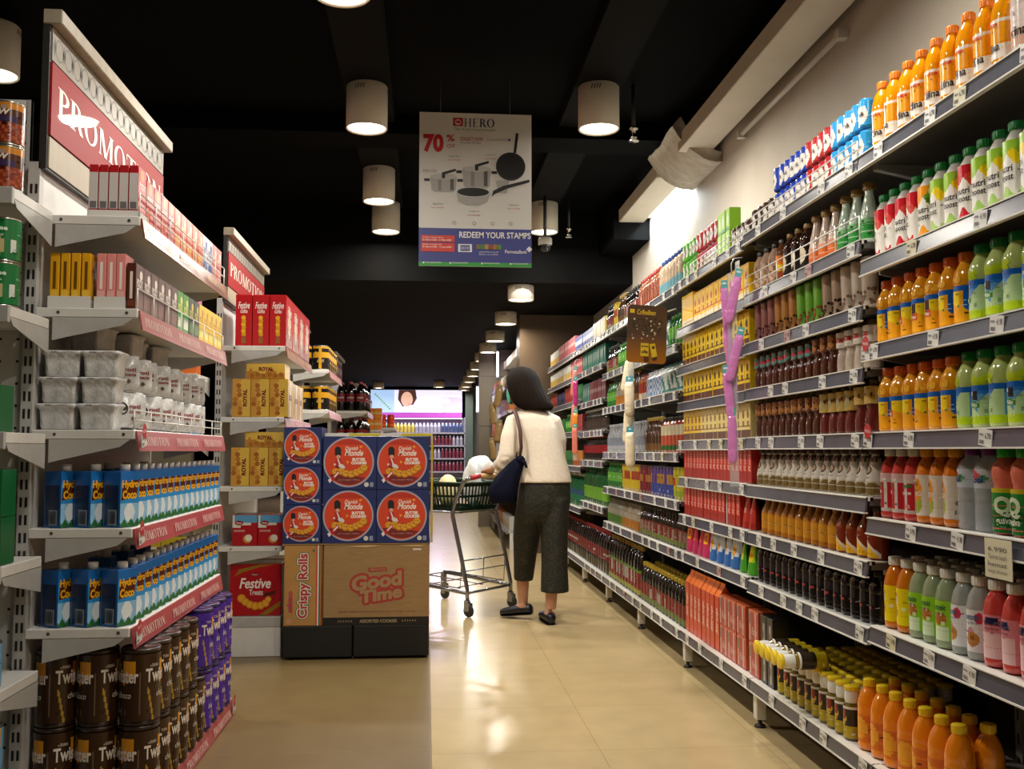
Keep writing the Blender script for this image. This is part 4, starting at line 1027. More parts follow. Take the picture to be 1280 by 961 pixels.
# ------------------------------------------------------------------ promotion racks and side gondolas
PEG = noisy('white_pegboard', 'cfcdc9', 'd7d5d1', 12, 0.45)
STRIPC = {'p': ('a8484e', 'e2c4be'), 'g': ('86482f', 'c89a68'), 'w': ('a8605e', 'dcc0b8')}
def pegholes(P, x0, x1, z0, z1):
    z = z0
    while z < z1:
        x = x0
        while x < x1:
            P.disc(x, z, .0045, '2c2a28', n=8); P.k -= 1; x += .048
        z += .064
SIGNRED = M('a01a1e', .5, coat=.4)
SIGNRED.node_tree.nodes['Principled BSDF'].inputs['Coat Roughness'].default_value = .015
SIGNRED.node_tree.nodes['Principled BSDF'].inputs['Specular IOR Level'].default_value = .15
def rack(nm, label, y0, y1, xb, xf, levels, hdr, strips, detail=True, base=.0, group='promotion racks facing the aisle', holes=True):
    o = empty('promotion_rack', (xb, (y0 + y1) / 2, 0), label, 'rack', group)
    inv = -Vector((xb, (y0 + y1) / 2, 0))
    def B(): a = MB(); a.T = Matrix.Translation(inv); return a
    def put(n_, a, par=o): return link(n_, a.mesh(n_), par)
    a = B(); a.box(xb - .055, xb - .03, y0 + .02, y1 - .02, .05, hdr[0] if hdr else levels[0] + .4, PEG); put('back_panel', a)
    for yy in (y0, y1 - .03):
        a = B(); top = (hdr[0] + .02) if hdr else levels[0] + .45
        a.box(xb - .06, xb - .028, yy, yy + .03, 0, top, GREYW)
        if detail:
            z = .1
            while z < top - .06:
                for dx in (-.050, -.036): a.box(xb + dx - .004, xb + dx + .003, yy - .0006, yy, z, z + .028, M('23211f'))
                z += .05
        put('upright', a)
    a = B(); bz = levels[-1]
    a.box(xb, xf + (.05 if base else 0), y0, y1, 0, bz - .055, WHITE, .003); a.box(xb, xf + (.055 if base else 0), y0 - .002, y1, bz - .055, bz - .001, GREYW, .003); put('base', a)
    for i, z in enumerate(levels):
        if i < len(levels) - 1:
            a = B(); a.box(xb - .028, xf, y0, y1, z - .028, z - .001, WHITE, .002)
            for yy in (y0, y1 - .004):
                a.add([(xb + .02, yy, z - .028), (xb + .02, yy, z - .095), (xb + .06, yy, z - .085), (xf - .04, yy, z - .05), (xf - .01, yy, z - .028)] +
                      [(xb + .02, yy + .004, z - .028), (xb + .02, yy + .004, z - .095), (xb + .06, yy + .004, z - .085), (xf - .04, yy + .004, z - .05), (xf - .01, yy + .004, z - .028)],
                      [(0, 1, 2, 3, 4), (9, 8, 7, 6, 5), (0, 5, 6, 1), (1, 6, 7, 2), (2, 7, 8, 3), (3, 8, 9, 4)], GREYW)
            if detail:
                for x_ in (xb + .035, xf - .03): a.add([(x_ + .005 * cos(t), y0 - .0008, z - .014 + .005 * sin(t)) for t in [k * pi / 4 for k in range(8)]], [tuple(range(8))], M('4a4846'))
            sh = put('shelf', a)
        if i < len(strips) and strips[i]:
            c1, c2 = STRIPC[strips[i]]; zz = z if i < len(levels) - 1 else z
            xo = xf + (.055 if base and i == len(levels) - 1 else 0)
            hs = .058
            a = B(); fn = lambda y, t, k: (xo + .004 + .010 * (1 - t) + .00015 * k, y, zz - .004 - hs * (1 - t))
            a.add([fn(y0 + .01, 0, 0), fn(y1 - .01, 0, 0), fn(y1 - .01, 1, 0), fn(y0 + .01, 1, 0), (xo, y0 + .01, zz - .004), (xo, y1 - .01, zz - .004), (xo + .010, y1 - .01, zz - .004 - hs), (xo + .010, y0 + .01, zz - .004 - hs)],
                  [(0, 1, 2, 3), (7, 6, 5, 4), (3, 2, 5, 4), (0, 7, 6, 1), (0, 3, 4, 7), (1, 6, 5, 2)], M(c1, .3))
            P = Panel(a, fn, .3)
            if detail:
                n_ = 3; L_ = (y1 - y0 - .06) / n_
                for k in range(n_): P.serif('PROMOTION', y0 + .05 + L_ * k, .28, y0 + .05 + L_ * k + L_ * .74, .74, c2)
            ow = sh if i < len(levels) - 1 else o
            put('promotion_strip', a, ow)
            if detail and i > 1:
                tg = link('price_tag', TAGF, ow, Vector((xo + .0165, y0 + .040 if i < len(levels) - 1 else y1 - .035, zz - .030)) + inv); tg.rotation_euler = (0, radians(-8), pi / 2)
    if hdr:
        z0, r0, r1, p1, z1 = hdr
        a = B(); x = xb - .012
        a.box(x - .02, x, y0, y1, z0, z1 - .04, M('2a2725', .5)); 
        a.box(x, x + .004, y0 + .012, y1 - .004, z0 + .008, r0 - .006, noisy('header_wood', '9a8d76', 'aa9d86', 40, .5, stretch=(1, 6, .3)))
        a.box(x, x + .006, y0 + .012, y1 - .004, r0, r1, SIGNRED)
        a.box(x, x + .004, y0 + .012, y1 - .004, r1 + .006, p1, M('847a6a', .45))
        P = Panel(a, lambda y, z, k: (x + .004 + .0001 * k, y, z), .5)
        if detail:
            n_ = 16
            for k in range(n_):
                yy = y0 + .03 + (y1 - y0 - .05) * (k + .5) / n_; zm = (r1 + p1) / 2
                for q in range(24):
                    t0, t1 = 2 * pi * q / 24, 2 * pi * (q + 1) / 24
                    P.poly([(yy + .034 * cos(t0), zm + .034 * sin(t0)), (yy + .034 * cos(t1), zm + .034 * sin(t1)), (yy + .028 * cos(t1), zm + .028 * sin(t1)), (yy + .028 * cos(t0), zm + .028 * sin(t0))], '575046'); P.k -= 1
                P.poly([(yy - .038 + .012, zm), (yy - .038, zm + .03), (yy - .038 - .012, zm), (yy - .038, zm - .03)], '3a352e'); P.k -= 1
        a.box(x - .02, x + .035, y0 - .005, y1 + .02, p1 + .004, z1, noisy('header_cap', '9a8e7a', 'a89c88', 30, .5), .003)
        hb = put('header_sign', a)
        a = B(); P = Panel(a, lambda y, z, k: (x + .006 + .0001 * k, y, z), .4); hh = r1 - r0
        P.serif('PROMOTION', y0 + .06, r0 + hh * .34, y1 - .04, r0 + hh * .74, 'dcd2c4'); put('lettering', a, hb)
    return o, B, put
o1, B1, put1 = rack('a', 'white promotion rack with big red header, closest to the viewer', 2.905, 4.14, -1.09, -.834, [1.74, 1.47, 1.12, .84, .56, .065], (1.874, 1.978, 2.196, 2.30, 2.348), 'gwpppp', base=1)
for z, hh, nb in ((1.74, .07, 2), (1.47, .06, 1), (1.12, .055, 2)):
    a = B1(); fence(a, 2.915, 4.12, -.838, z, hh, nb); put1('wire_fence', a)
o2, B2, put2 = rack('b', 'white promotion rack of biscuit boxes behind the butter cookie display', 5.24, 6.4, -1.04, -.745, [1.61, 1.235, .875, .565, .205], (1.84, 1.93, 2.11, 2.19, 2.235), 'gw')
rack('c', 'distant promotion rack of black and gold tins', 7.62, 8.7, -1.04, -.75, [1.68, 1.37, .95, .55, .15], (1.88, 1.92, 2.04, 2.08, 2.11), 'wwp', False)
rack('d', 'distant promotion rack of cola bottles', 10.0, 11.0, -.93, -.60, [1.46, 1.10, .72, .4, .15], (1.78, 1.82, 1.98, 2.02, 2.06), 'wwp', False)
rack('e', 'far promotion rack of orange boxes', 12.4, 13.4, -.88, -.58, [1.32, .98, .6, .15], (1.60, 1.64, 1.82, 1.86, 1.90), 'ww', False)
rack('f', 'farthest promotion rack of red jars', 14.8, 15.8, -.84, -.46, [1.40, 1.1, .7, .15], None, 'ww', False)

def gondola(label, xr, yl, yp, levels, xw, tagx=None):
    """shelving that runs away from the aisle and faces the viewer"""
    o = empty('shelving_bay', (xr - xw / 2, yp, 0), label, 'shelving', 'white gondolas beyond the promotion racks')
    inv = -Vector((xr - xw / 2, yp, 0))
    def B(): a = MB(); a.T = Matrix.Translation(inv); return a
    a = B(); a.box(xr - xw, xr - .085, yp + .04, yp + .055, .02, levels[0] + .34, PEG)
    P = Panel(a, front(yp + .04, .0002), .6); pegholes(P, xr - .58, xr - .09, .1, levels[0] + .33); link('back_panel', a.mesh('back_panel'), o)
    for x in (xr - .095, xr - xw - .01):
        a = B(); a.box(x, x + .010, yp + .037, yp + .06, 0, levels[0] + .34, GREYW); link('upright', a.mesh('upright'), o)
    for i, z in enumerate(levels):
        a = B(); a.box(xr - xw, xr, yl + .01, yp, z - .03, z - .001, WHITE, .002); a.box(xr - xw, xr - .088, yp, yp + .04, z - .03, z - .001, WHITE)
        a.box(xr - xw, xr, yl, yl + .014, z - .045, z, GREYW, .002)
        a.add([(xr - .003, yl + .012, z - .03), (xr - .003, yl + .03, z - .05), (xr - .003, yp, z - .10), (xr - .003, yp, z - .03), (xr, yl + .012, z - .03), (xr, yl + .03, z - .05), (xr, yp, z - .10), (xr, yp, z - .03)],
              [(3, 2, 1, 0), (4, 5, 6, 7), (0, 1, 5, 4), (1, 2, 6, 5), (2, 3, 7, 6)], GREYW)
        sh = link('shelf', a.mesh('shelf'), o)
        a = B(); a.box(xr - xw, xr - .04, yl - .004, yl, z - .040, z - .006, RAIL if i in (2, 3, 4) else GREYW); link('price_rail', a.mesh('price_rail'), sh)
    a = B(); a.box(xr - xw, xr, yl + .03, yp, 0, .07, WHITE); link('base', a.mesh('base'), o)
    return o
gondola('white pegboard gondola of canned fruit at the picture edge, facing the viewer', -1.075, 2.62, 2.895, [1.745, 1.435, 1.108, .765, .45, .12], 1.2)
gondola('white pegboard gondola glimpsed between the first two promotion racks', -1.135, 4.98, 5.27, [1.78, 1.44, 1.13, .80, .48, .15], 1.2)

# ------------------------------------------------------------------ goods of the racks
BEFORE = set(o.name for o in COL.objects)
G['pk_r'] = carton('biscuit_stick_box', 'box', 'red biscuit stick box', .078, .026, .135, 'b01c22', lambda x, t: 'c8242a', [('POCKY', -.34, .52, .34, .66, 'f0e4dc', .03)],
    draw=lambda P: [P.disc(0, .112, .018, 'e88a1c'), P.rect(-.034, .006, -.01, .06, 'd86a3a')], sidepaint=lambda Q: [Q.rect(-.0125, .004, .0125, .112, 'c9c3c0'), Q.rect(-.009, .006, .009, .026, '6e6a6c')])
def pk(key, c, c2, c3, d): G[key] = carton('biscuit_stick_box', 'box', d, .078, .026, .135, c, lambda x, t: c, [('POCKY', -.36, .50, .36, .68, c2, .03)], draw=lambda P: [P.rect(-.03, .012, .03, .046, c3), P.disc(.012, .105, .014, c2)], sidepaint=lambda Q: [Q.rect(-.004, .03, .004, .11, c2), Q.rect(-.010, .008, .010, .026, c3)])
pk('pk_y', 'e0a214', '6a4410', 'f0c040', 'yellow biscuit stick box'); pk('pk_p', 'e28a84', 'f4e2dc', 'e8b0a8', 'pink biscuit stick box'); pk('pk_k', '55281c', 'e8dccf', '74402c', 'brown biscuit stick box')
pk('pk_o', 'e06a50', 'f6d8b0', 'f0b060', 'salmon biscuit stick box'); pk('pk_w', 'd6d4dc', '2a4a9a', '3a62b0', 'white and blue biscuit stick box')
pk('pk_g', '3f8a2a', 'e6dc4a', 'e0e0d4', 'green biscuit stick box'); pk('pk_n', '22301c', 'd8c02a', '4a7a2a', 'dark green biscuit stick box'); pk('pk_l', 'f0c41a', 'b8801a', 'f8e27a', 'bright yellow biscuit stick box')
hyside = lambda Q: [Q.rect(-.026, .006, .026, .120, '1a2f52'), Q.rect(-.012, .006, .022, .050, '8e96a0')] + [Q.rect(-.010 + .005 * k, .010, -.0075 + .005 * k, .046, '2e3440') for k in range(6)]
def hydraw(P):   # sky, coconut and leaves under the name
    P.grid(-.0355, .001, .0355, .158, 24, 40, lambda x, t: '2e6a34' if t < .1 + .04 * sin(9 * x) else 'dfe8ee' if (x * 1.5) ** 2 + (t * 5 - 1.3) ** 2 < .7 else '8cbfe2' if t < .42 else '2f8ed0' if t < .8 else '1f6fbe')
    P.poly([(-.033, .076), (.026, .086), (.034, .136), (-.028, .126)], '5a2410'); P.text('Hydro', -.030, .106, .033, .134, 'f0b01c', bold=.05); P.text('Coco', -.028, .080, .026, .105, 'f0b01c', bold=.05)
G['hydro'] = carton('coconut_water_carton', 'carton', 'blue coconut water carton', .072, .066, .160, '1f63b0', draw=hydraw, cap=(.0, -.012, .0145, .020, 'e4e2dc'), sidepaint=hyside, r=.25)
def twist(c, dkk, acc, d, sub): return bottle('wafer_stick_tin', 'tin', d, .214, .0555, 'tin', c, None, (.06, .93, lambda a, t: (lambda b: acc if b > .02 and b < .26 and t > .52 + .5 * b and t < .9 else ('6a5a48' if abs(b - .33) < .025 and .1 < t < .75 else 'b08a2a' if abs(b + .2 + .2 * (t - .4)) < .018 and t < .5 else dkk))((a + 1) % .6667 - .3333)),
    [q for o_ in (-2.094, 0, 2.094) for q in (('Twister', -.80 + o_, .56, .95 + o_, .74, 'e8dcd0', .025), ('TORA', -.5 + o_, .76, -.1 + o_, .80, 'c8b8a8', .02), (sub, -.2 + o_, .36, .6 + o_, .44, 'd8ccc0', .01, .2))], seg=30, nphi=96, nz=30, br=.3, lr=.25)
G['tw_b'] = twist('2a160e', '38200f', 'd8921a', 'brown wafer stick tin', 'choco'); G['tw_p'] = twist('2c1a5c', '47249a', 'e0a01c', 'purple wafer stick tin', 'black')
def loaf(name='wrapped_bun_pack'):
    r = MB(); w, d, h = .104, .10, .074; SW = noisy('crinkled_white_film', 'c4c3c2', 'dddcdb', 22, .2, .9)
    n = 10; rr = random.Random(6); rings = []
    for t, sx in ((0, .80), (.10, .86), (.5, .88), (.82, .93), (.92, 1.06), (1, 1.02)):
        ring = []
        for k in range(4 * n):
            e, f = divmod(k, n); u = -1 + 2 * f / n
            x, y = ((u, -1), (1, u), (-u, 1), (-1, -u))[e]
            j = 1 + rr.uniform(-.025, .025)
            ring.append((x * w / 2 * sx * j, y * d / 2 * sx * j, t * h + (rr.uniform(-.004, .004) if .05 < t < .95 else 0)))
        rings.append(ring)
    vs = [v for q in rings for v in q]; m = 4 * n
    fs = [(i * m + k, i * m + (k + 1) % m, (i + 1) * m + (k + 1) % m, (i + 1) * m + k) for i in range(len(rings) - 1) for k in range(m)]
    fs += [tuple(range(m - 1, -1, -1)), tuple((len(rings) - 1) * m + k for k in range(m))]
    r.add(vs, fs, SW, True)
    def prn(P, s=1):
        P.disc(-.012, .004, .019, '2a2826'); P.disc(-.012, .004, .014, 'd4d2cf'); P.disc(-.006, .006, .009, '2a2826'); P.text('roti', .010, .004, .044, .016, '8a2a38', bold=.03); P.text('manis', .010, -.010, .044, .0, '8a2a38', bold=.03); P.text('OA', -.044, -.008, -.030, .012, '2a2826', bold=.03)
        P.poly([(-.030, -.036), (-.022, -.028), (-.030, -.020), (-.038, -.028)], '4a3a32'); P.poly([(.022, -.034), (.030, -.026), (.022, -.018), (.014, -.026)], '4a3a32')
    prn(Panel(r, lambda x, y, k: (x, y, h + .0004 * k), .4)); 
    Pf = Panel(r, lambda x, y, k: (x, -d / 2 * 1.05 - .0012 - .0004 * k, h * .93 + y * .25), .4); Pf.text('OA', -.030, -.010, -.012, .012, '3a3836', bold=.03); Pf.text('roti manis', .0, -.006, .034, .010, '8a3a44')
    return Proto(name, 'pack', 'white film-wrapped bun pack', r, [], .102, .106, h)
G['loaf'] = loaf()
def put(key, x, y, z, rz, label, group, rx=0.0, ry=0.0, detail=True): return place(G[key], (x, y, z + .0006), rz, label, group, detail, rx, ry)
XF = -.822
def front_run(z, keys, y0, shelf, step=.0815, group='', x=None, rk='first rack', rz=pi / 2):
    cnt = {}
    for k, key in enumerate(keys):
        p = G[key]; c = cnt.get(key, 0); cnt[key] = c + 1
        put(key, (XF - .011 - p.d / 2) if x is None else x, y0 + step * (k + .5), z, rz, '%s, %s along the front, %s of %s' % (p.desc, ORD[c], shelf, rk), p.desc + ' row on ' + shelf + ' of ' + rk)
# top shelf
for k in range(5): put('pk_r', -.960 + k * .0285, 2.925, 1.74 + .019, pi / 2, 'red stick box with white side, %s across the rack end on a tray' % ORD[k], 'red boxes across the end of the top shelf')
a = MB(); a.box(-.972, -.826, 2.882, 2.968, 0, .004, M('cfccc8', .5)); a.box(-.972, -.826, 2.880, 2.883, 0, .018, M('dcd9d4', .5)); a.box(-.972, -.826, 2.967, 2.970, 0, .018, M('dcd9d4', .5)); a.box(-.974, -.971, 2.88, 2.97, 0, .018, M('dcd9d4', .5))
a.box(-.97, -.828, 2.884, 2.966, .004, .0175, M('c4bfb9', .6))
o = link('display_tray', a.mesh('display_tray'), None, (0, 0, 1.7405)); tag(o, 'low white card tray under the red stick boxes', 'tray')
front_run(1.74, ['pk_r'] * 4 + ['pk_o'] * 5 + ['pk_w'] * 2 + ['pk_p'] * 2, 2.970, 'top shelf', .084)
# second shelf
row = [('pk_y', -1.062 + k * .0295) for k in range(4)] + [('pk_p', -.931 + k * .0275) for k in range(3)]
cn = {}
for key, x in row:
    c = cn.get(key, 0); cn[key] = c + 1
    put(key, x, 2.925, 1.47 + .026, pi / 2, '%s, %s across the rack end on a white tray' % (G[key].desc, ORD[c]), G[key].desc + 's across the end of the second shelf')
for n_, (xa, xc) in enumerate(((-1.077, -.958), (-.948, -.861))):
    a = MB(); a.box(xa, xc, 2.880, 2.883, 0, .034, M('d9d6d1', .5)); a.box(xa, xc, 2.884, 2.966, 0, .025, M('c9c5c0', .5)); a.box(xa, xc, 2.967, 2.970, 0, .034, M('d9d6d1', .5))
    o = link('display_tray', a.mesh('display_tray'), None, (0, 0, 1.4705)); tag(o, 'white card tray under the %s stick boxes at the rack end' % ('yellow', 'pink')[n_], 'tray')
front_run(1.47, ['pk_k'] * 6 + ['pk_g'] * 2 + ['pk_n'] * 2 + ['pk_l'] * 5, 2.885, 'second shelf', .0805)
# third shelf: bun packs
for c in range(2):
    for t in range(3): put('loaf', -1.044 + c * .110 + t * .003 if c == 0 else -.934 + t * .003, 2.935, 1.12 + t * .0765, RS.uniform(-.08, .08), 'white bun pack in the %s stack from the upright, %s tier' % (('first', 'second')[c], ('bottom', 'middle', 'top')[t]), 'stacked bun packs at the rack end')
for k in range(9):
    for t in range(2):
        yy = 2.985 + .118 * k + .008 * t
        put('loaf', -.930 + RS.uniform(-.006, .006) - .004 * t, yy + .05, 1.12 + .055 + t * .107, RS.uniform(.25, .7), 'white bun pack standing on its side, %s along the wire fence, %s tier' % (ORD[k], ('lower', 'upper')[t]), 'bun packs standing along the wire fence', rx=radians(90 - 4 - 3 * t))
for k in range(4): put('loaf', -1.0 + RS.uniform(-.02, .02), 3.09 + .19 * k, 1.12 + .24, RS.uniform(-.5, .5), 'bun pack lying %s on top of the pile under the shelf' % ORD[k], 'bun packs lying on the pile')
for k in range(4):
    for t in range(3): put('loaf', -1.005, 3.09 + .19 * k, 1.12 + t * .0775, 0, 'bun pack in the inner pile, %s column, %s tier' % (ORD[k], ORD[t]), 'inner pile of bun packs')
# coconut water
for z, sh, ncol in ((.84, 'fourth shelf', 3), (.56, 'fifth shelf', 3)):
    for k in range(ncol):
        put('hydro', XF - .048 - .0725 * (k * 1.13), 2.925, z, 1.07, 'blue coconut water carton, %s across the rack end, %s' % (ORD[k], sh), 'coconut cartons across the rack end, ' + sh)
    front_run(z, ['hydro'] * 14, 2.985, sh, .080, x=XF - .050, rz=pi / 2 - .30)
    for k in range(3): put('hydro', -1.02, 3.25 + .2 * k, z, pi / 2, 'blue coconut water carton, %s of the inner row, %s' % (ORD[k], sh), 'inner coconut cartons, ' + sh)
# wafer tins
for t in range(2):
    for c in range(3): put('tw_b', -1.042 + c * .1168, 2.945, .065 + t * .2155, -1.0 + .12 * c, 'brown wafer stick tin, %s across the rack end, %s layer' % (ORD[c], ('lower', 'upper')[t]), 'brown tins across the rack end')
    for k in range(9):
        key = 'tw_b' if k < 5 else 'tw_p'
        if k == 4 and t: continue
        put(key, -.809, 3.063 + .1168 * k, .065 + t * .2155, pi / 2 - .25, '%s, %s along the front edge, %s layer' % (G[key].desc, ORD[k if k < 5 else k - 5], ('lower', 'upper')[t]), G[key].desc + 's along the front edge')
for o in COL.objects:                     # settle the first rack's goods on its shelves
    if o.name not in BEFORE and o.parent is None: o.location += Vector((-.012, .035, 0))
# canned fruit on the edge gondola
def tins(key, name, d, H, R, c, paint, txt): G[key] = bottle(name, 'tin', d, H, R, 'tin', M('b8b4a8', .25, .9), None, (.05, .95, paint), txt, seg=28, nphi=36, nz=12)
tins('t_s', 'nut_tin', 'brown nut tin with orange rim', .118, .0435, '7a3a1c', lambda a, t: 'b8741c' if t > .86 else '3a2a4a' if .52 < t < .64 and abs(a) < .3 else ('7a2e1a' if (int(a * 40) * 7 + int(t * 12) * 5) % 3 else '9a4a2a') if t < .5 else '4a2414', [('SW', -.45, .66, .45, .80, 'd8c8b8', .04, .2)])
tins('t_g', 'lychee_tin', 'green lychee tin', .117, .0460, '0f6a34', lambda a, t: 'b8a878' if (a * 4 + .2) ** 2 + (t * 2.4 - .8) ** 2 < .5 else 'c8ccc4' if .22 < a < .36 and .2 < t < .5 else '0f6a34', [('lychee', -.6, .66, .5, .80, 'd0dcc8', .03), ('in syrup', -.4, .56, .3, .62, 'd0dcc8', .01)])
tins('t_b', 'peach_tin', 'blue peach tin', .118, .046, '3a7ab0', lambda a, t: 'c89a3a' if t > .5 and abs(a) < .4 else 'c02a34' if .34 < t < .5 and abs(a) < .25 else '6aa8d0', [('peach', -.4, .36, .4, .46, 'f0e0d8', .03)])
G['g_sq'] = carton('lychee_carton', 'box', 'green lychee box with white triangle', .088, .088, .122, '0f6030', lambda x, t: '0f6a36', [('lychee', -.35, .74, .3, .84, 'd0dcc8', .02)], draw=lambda P: [P.disc(-.006, .055, .022, 'b09a5a'), P.poly([(.016, .078), (.034, .078), (.025, .104)], 'd8a8a0')])
for c in range(3):
    for t in range(2):
        put('t_s', -1.122 - c * .091, 2.685, 1.745 + t * .119, .1, 'brown nut tin, %s column from the shelf end, %s of two' % (ORD[c], ('lower', 'upper')[t]), 'brown nut tins on the pegboard gondola')
        put('t_g', -1.124 - c * .096, 2.685, 1.435 + t * .118, .15, 'round green lychee tin, %s column from the shelf end, %s of two' % (ORD[c], ('lower', 'upper')[t]), 'green lychee tins on the pegboard gondola')
        put('g_sq', -1.128 - c * .094, 2.685, .765 + t * .123, 0, 'square green lychee box, %s column from the shelf end, %s of two' % (ORD[c], ('lower', 'upper')[t]), 'green lychee boxes on the pegboard gondola')
        put('t_b', -1.128 - c * .095, 2.685, .12 + t * .119, .2, 'blue peach tin on the lowest gondola shelf, %s column, %s of two' % (ORD[c], ('lower', 'upper')[t]), 'blue peach tins on the lowest shelf')
    put('g_sq', -1.142 - c * .094, 2.685, 1.108, 0, 'square green lychee box, %s from the end of the third gondola shelf' % ORD[c], 'green lychee boxes on the third shelf')
    put('t_b', -1.138 - c * .095, 2.685, .45, .2, 'blue peach tin, %s from the end of the fifth gondola shelf' % ORD[c], 'blue peach tins on the fifth shelf')
# goods glimpsed on the gondola between the racks
for z, key, c1, lbl in ((1.44, 'gl_o', 'd06a28', 'orange'), (1.78, 'gl_p', 'd87a9a', 'pink'), (1.13, 'gl_b', '3a8ac0', 'blue'), (.80, 'gl_y', 'd8c02a', 'yellow'), (.48, 'gl_y2', 'c8b02a', 'mustard')):
    G[key] = carton('snack_box', 'box', lbl + ' snack box', .075, .09, .15 if z < 1.7 else .10, c1, (lambda c_: lambda x, t: 'e8d8c0' if abs(t - .6) < .12 and abs(x) < .6 else c_)(c1), [(lbl, -.3, .3, .3, .4, 'f0e8d8', .02)])
    for k in range(4): put(key, -1.18 - k * .078, 5.045, z, 0, '%s snack box between the first two racks, %s from the upright' % (lbl, ORD[k]), lbl + ' snack boxes between the racks')

# ------------------------------------------------------------------ biscuit boxes of the second rack
def tallred(P):
    w, h = .085, .27
    P.text('Festive', -.030, .195, .030, .232, 'eadfd8', bold=.02, shear=.3); P.text('Gifts', -.018, .172, .020, .192, 'eadfd8', bold=.02, shear=.3)
    for k in range(6): P.disc(.001 * (-1) ** k, .060 + k * .0175, .0115, 'e0a81c' if k % 2 else 'c8901a')
    P.rect(-.010, .012, .012, .045, '8a5a2a')
def tallside(Q): Q.grid(-.12, .004, .12, .266, 12, 12, lambda x, t: 'd0c0a4' if (x * 1.6) ** 2 + (t * 2 - 1) ** 2 < .5 else '8a3a1e' if t < .3 else 'b8181c'); Q.text('Festive', -.07, .17, .07, .22, 'e8dcd0', bold=.02, shear=.3)
G['tall'] = carton('gift_biscuit_box', 'box', 'tall red biscuit gift box', .085, .25, .27, 'b3161c', draw=tallred, sidepaint=tallside, r=.25)
def royal(P, rot=90):
    P.grid(-.046, .002, .046, .198, 8, 14, lambda x, t: 'd8b048' if x > -.2 + .3 * sin(7 * t) else 'c8923a')
    r_ = random.Random(2)
    for k in range(7): P.disc(-.034 + r_.uniform(0, .03), .02 + .024 * k, .013, 'b0722a' if k % 2 else 'a0601e', n=12)
    P.text('ROYAL', .008, .055, .030, .145, '6a1a14', bold=.05, rot=90)
def royalside(Q): Q.grid(-.095, .004, .095, .196, 8, 8, lambda x, t: 'e8d8a0' if abs(x) < .2 else 'c09a30'); Q.text('ROYAL', -.05, .09, .05, .12, '7a2a1a', bold=.04)
G['royal'] = carton('royal_biscuit_box', 'box', 'gold biscuit box', .094, .195, .20, 'c89a34', draw=royal, sidepaint=royalside, r=.22)
def royalflat(P):
    P.grid(-.098, .002, .098, .078, 14, 6, lambda x, t: 'd8b048' if t > .45 + .2 * sin(6 * x) else 'b87a2c')
    for k in range(6): P.disc(-.07 + .03 * k, .016 + .006 * (k % 2), .012, 'a0651e', n=12)
    P.text('ROYAL', -.035, .040, .040, .062, '6a1a14', bold=.05)
G['royalf'] = carton('royal_biscuit_box', 'box', 'gold biscuit box lying flat', .20, .195, .08, 'c89a34', draw=royalflat, r=.22)
for c in range(3): put('tall', -.962 + c * .0885, 5.375, 1.61, 0, 'tall red biscuit gift box, %s from the upright on the top shelf' % ORD[c], 'tall red gift boxes in front')
for k in range(3): put('tall', -.785, 5.375 + .262 * (k + 1), 1.61, 0, 'tall red biscuit gift box, %s behind the front row by the aisle' % ORD[k], 'tall red gift boxes behind')
for z, sh in ((1.235, 'second shelf'), (.875, 'third shelf')):
    for c in range(3): put('royal', -.968 + c * .0965, 5.35, z, 0, 'upright gold biscuit box, %s from the upright post, %s' % (ORD[c], sh), 'gold biscuit boxes on ' + sh)
    for k in range(3): put('royal', -.795, 5.35 + .2 * (k + 1), z, 0, 'upright gold biscuit box, %s behind by the aisle, %s' % (ORD[k], sh), 'gold biscuit boxes behind on ' + sh)
    put('royalf', -.845, 5.35, z + .2012, 0, 'gold biscuit box lying flat across the upright ones, ' + sh, 'gold biscuit boxes lying flat')
def nissin(P):
    P.grid(-.063, .002, .063, .158, 12, 12, lambda x, t: '5a9ac8' if t > .78 and x > -.9 else 'd8d4c8' if t > .66 + .1 * x else 'a8121c')
    P.disc(-.03, .118, .022, '8a0f18', ry=.012); P.text('Nissin', -.044, .113, -.016, .123, 'e8d0d0', bold=.02); P.disc(.014, .035, .022, 'c88a3a'); P.disc(.02, .04, .018, 'e8dccc'); P.text('coconut', -.055, .072, .0, .084, 'e8d0c8')
G['niss'] = carton('coconut_biscuit_tin', 'box', 'red coconut biscuit box with blue sky', .128, .19, .16, '9a1019', draw=nissin, r=.25)
for c in range(2): put('niss', -.94 + c * .131, 5.36, .565, 0, 'red coconut biscuit box with blue sky print, %s from the upright post' % ORD[c], 'coconut biscuit boxes')
for c in range(2):
    o = put('royalf', -.94 + c * .08, 5.62, .565 + .0, 0, 'gold biscuit box lying %s behind the red coconut biscuits' % ORD[c], 'gold boxes behind coconut biscuits') if c == 0 else None
def festive(P):
    P.rect(-.128, .004, .128, .262, 'a80f18'); P.disc(.004, .125, .098, '8f0c16', n=40); P.disc(.004, .125, .094, 'a51019', n=40)
    P.poly([(-.11, .200), (-.085, .238), (.02, .262), (.10, .262), (.02, .250), (-.07, .222)], '8a6a1c'); P.poly([(.02, .004), (.128, .075), (.128, .050), (.06, .004)], '8a6a1c')
    P.disc(-.004, .212, .018, '7a0c14', ry=.010); P.text('Nissin', -.018, .207, .010, .217, 'e8c8c8')
    P.text('Festive', -.082, .140, .078, .194, 'eee4de', bold=.02, shear=.25); P.text('Treats', -.032, .106, .038, .134, 'eee4de', bold=.01)
    for k, (x, z, rr_) in enumerate(((-.07, .09, .022), (-.05, .072, .020), (-.028, .058, .020), (.0, .050, .021), (.028, .052, .020), (.052, .064, .020), (.066, .084, .016))): P.disc(x, z, rr_, 'c8851c'); P.disc(x, z, rr_ * .72, 'dda030')
    P.poly([(.040, .096), (.10, .112), (.104, .128), (.046, .116)], '4a1e12')
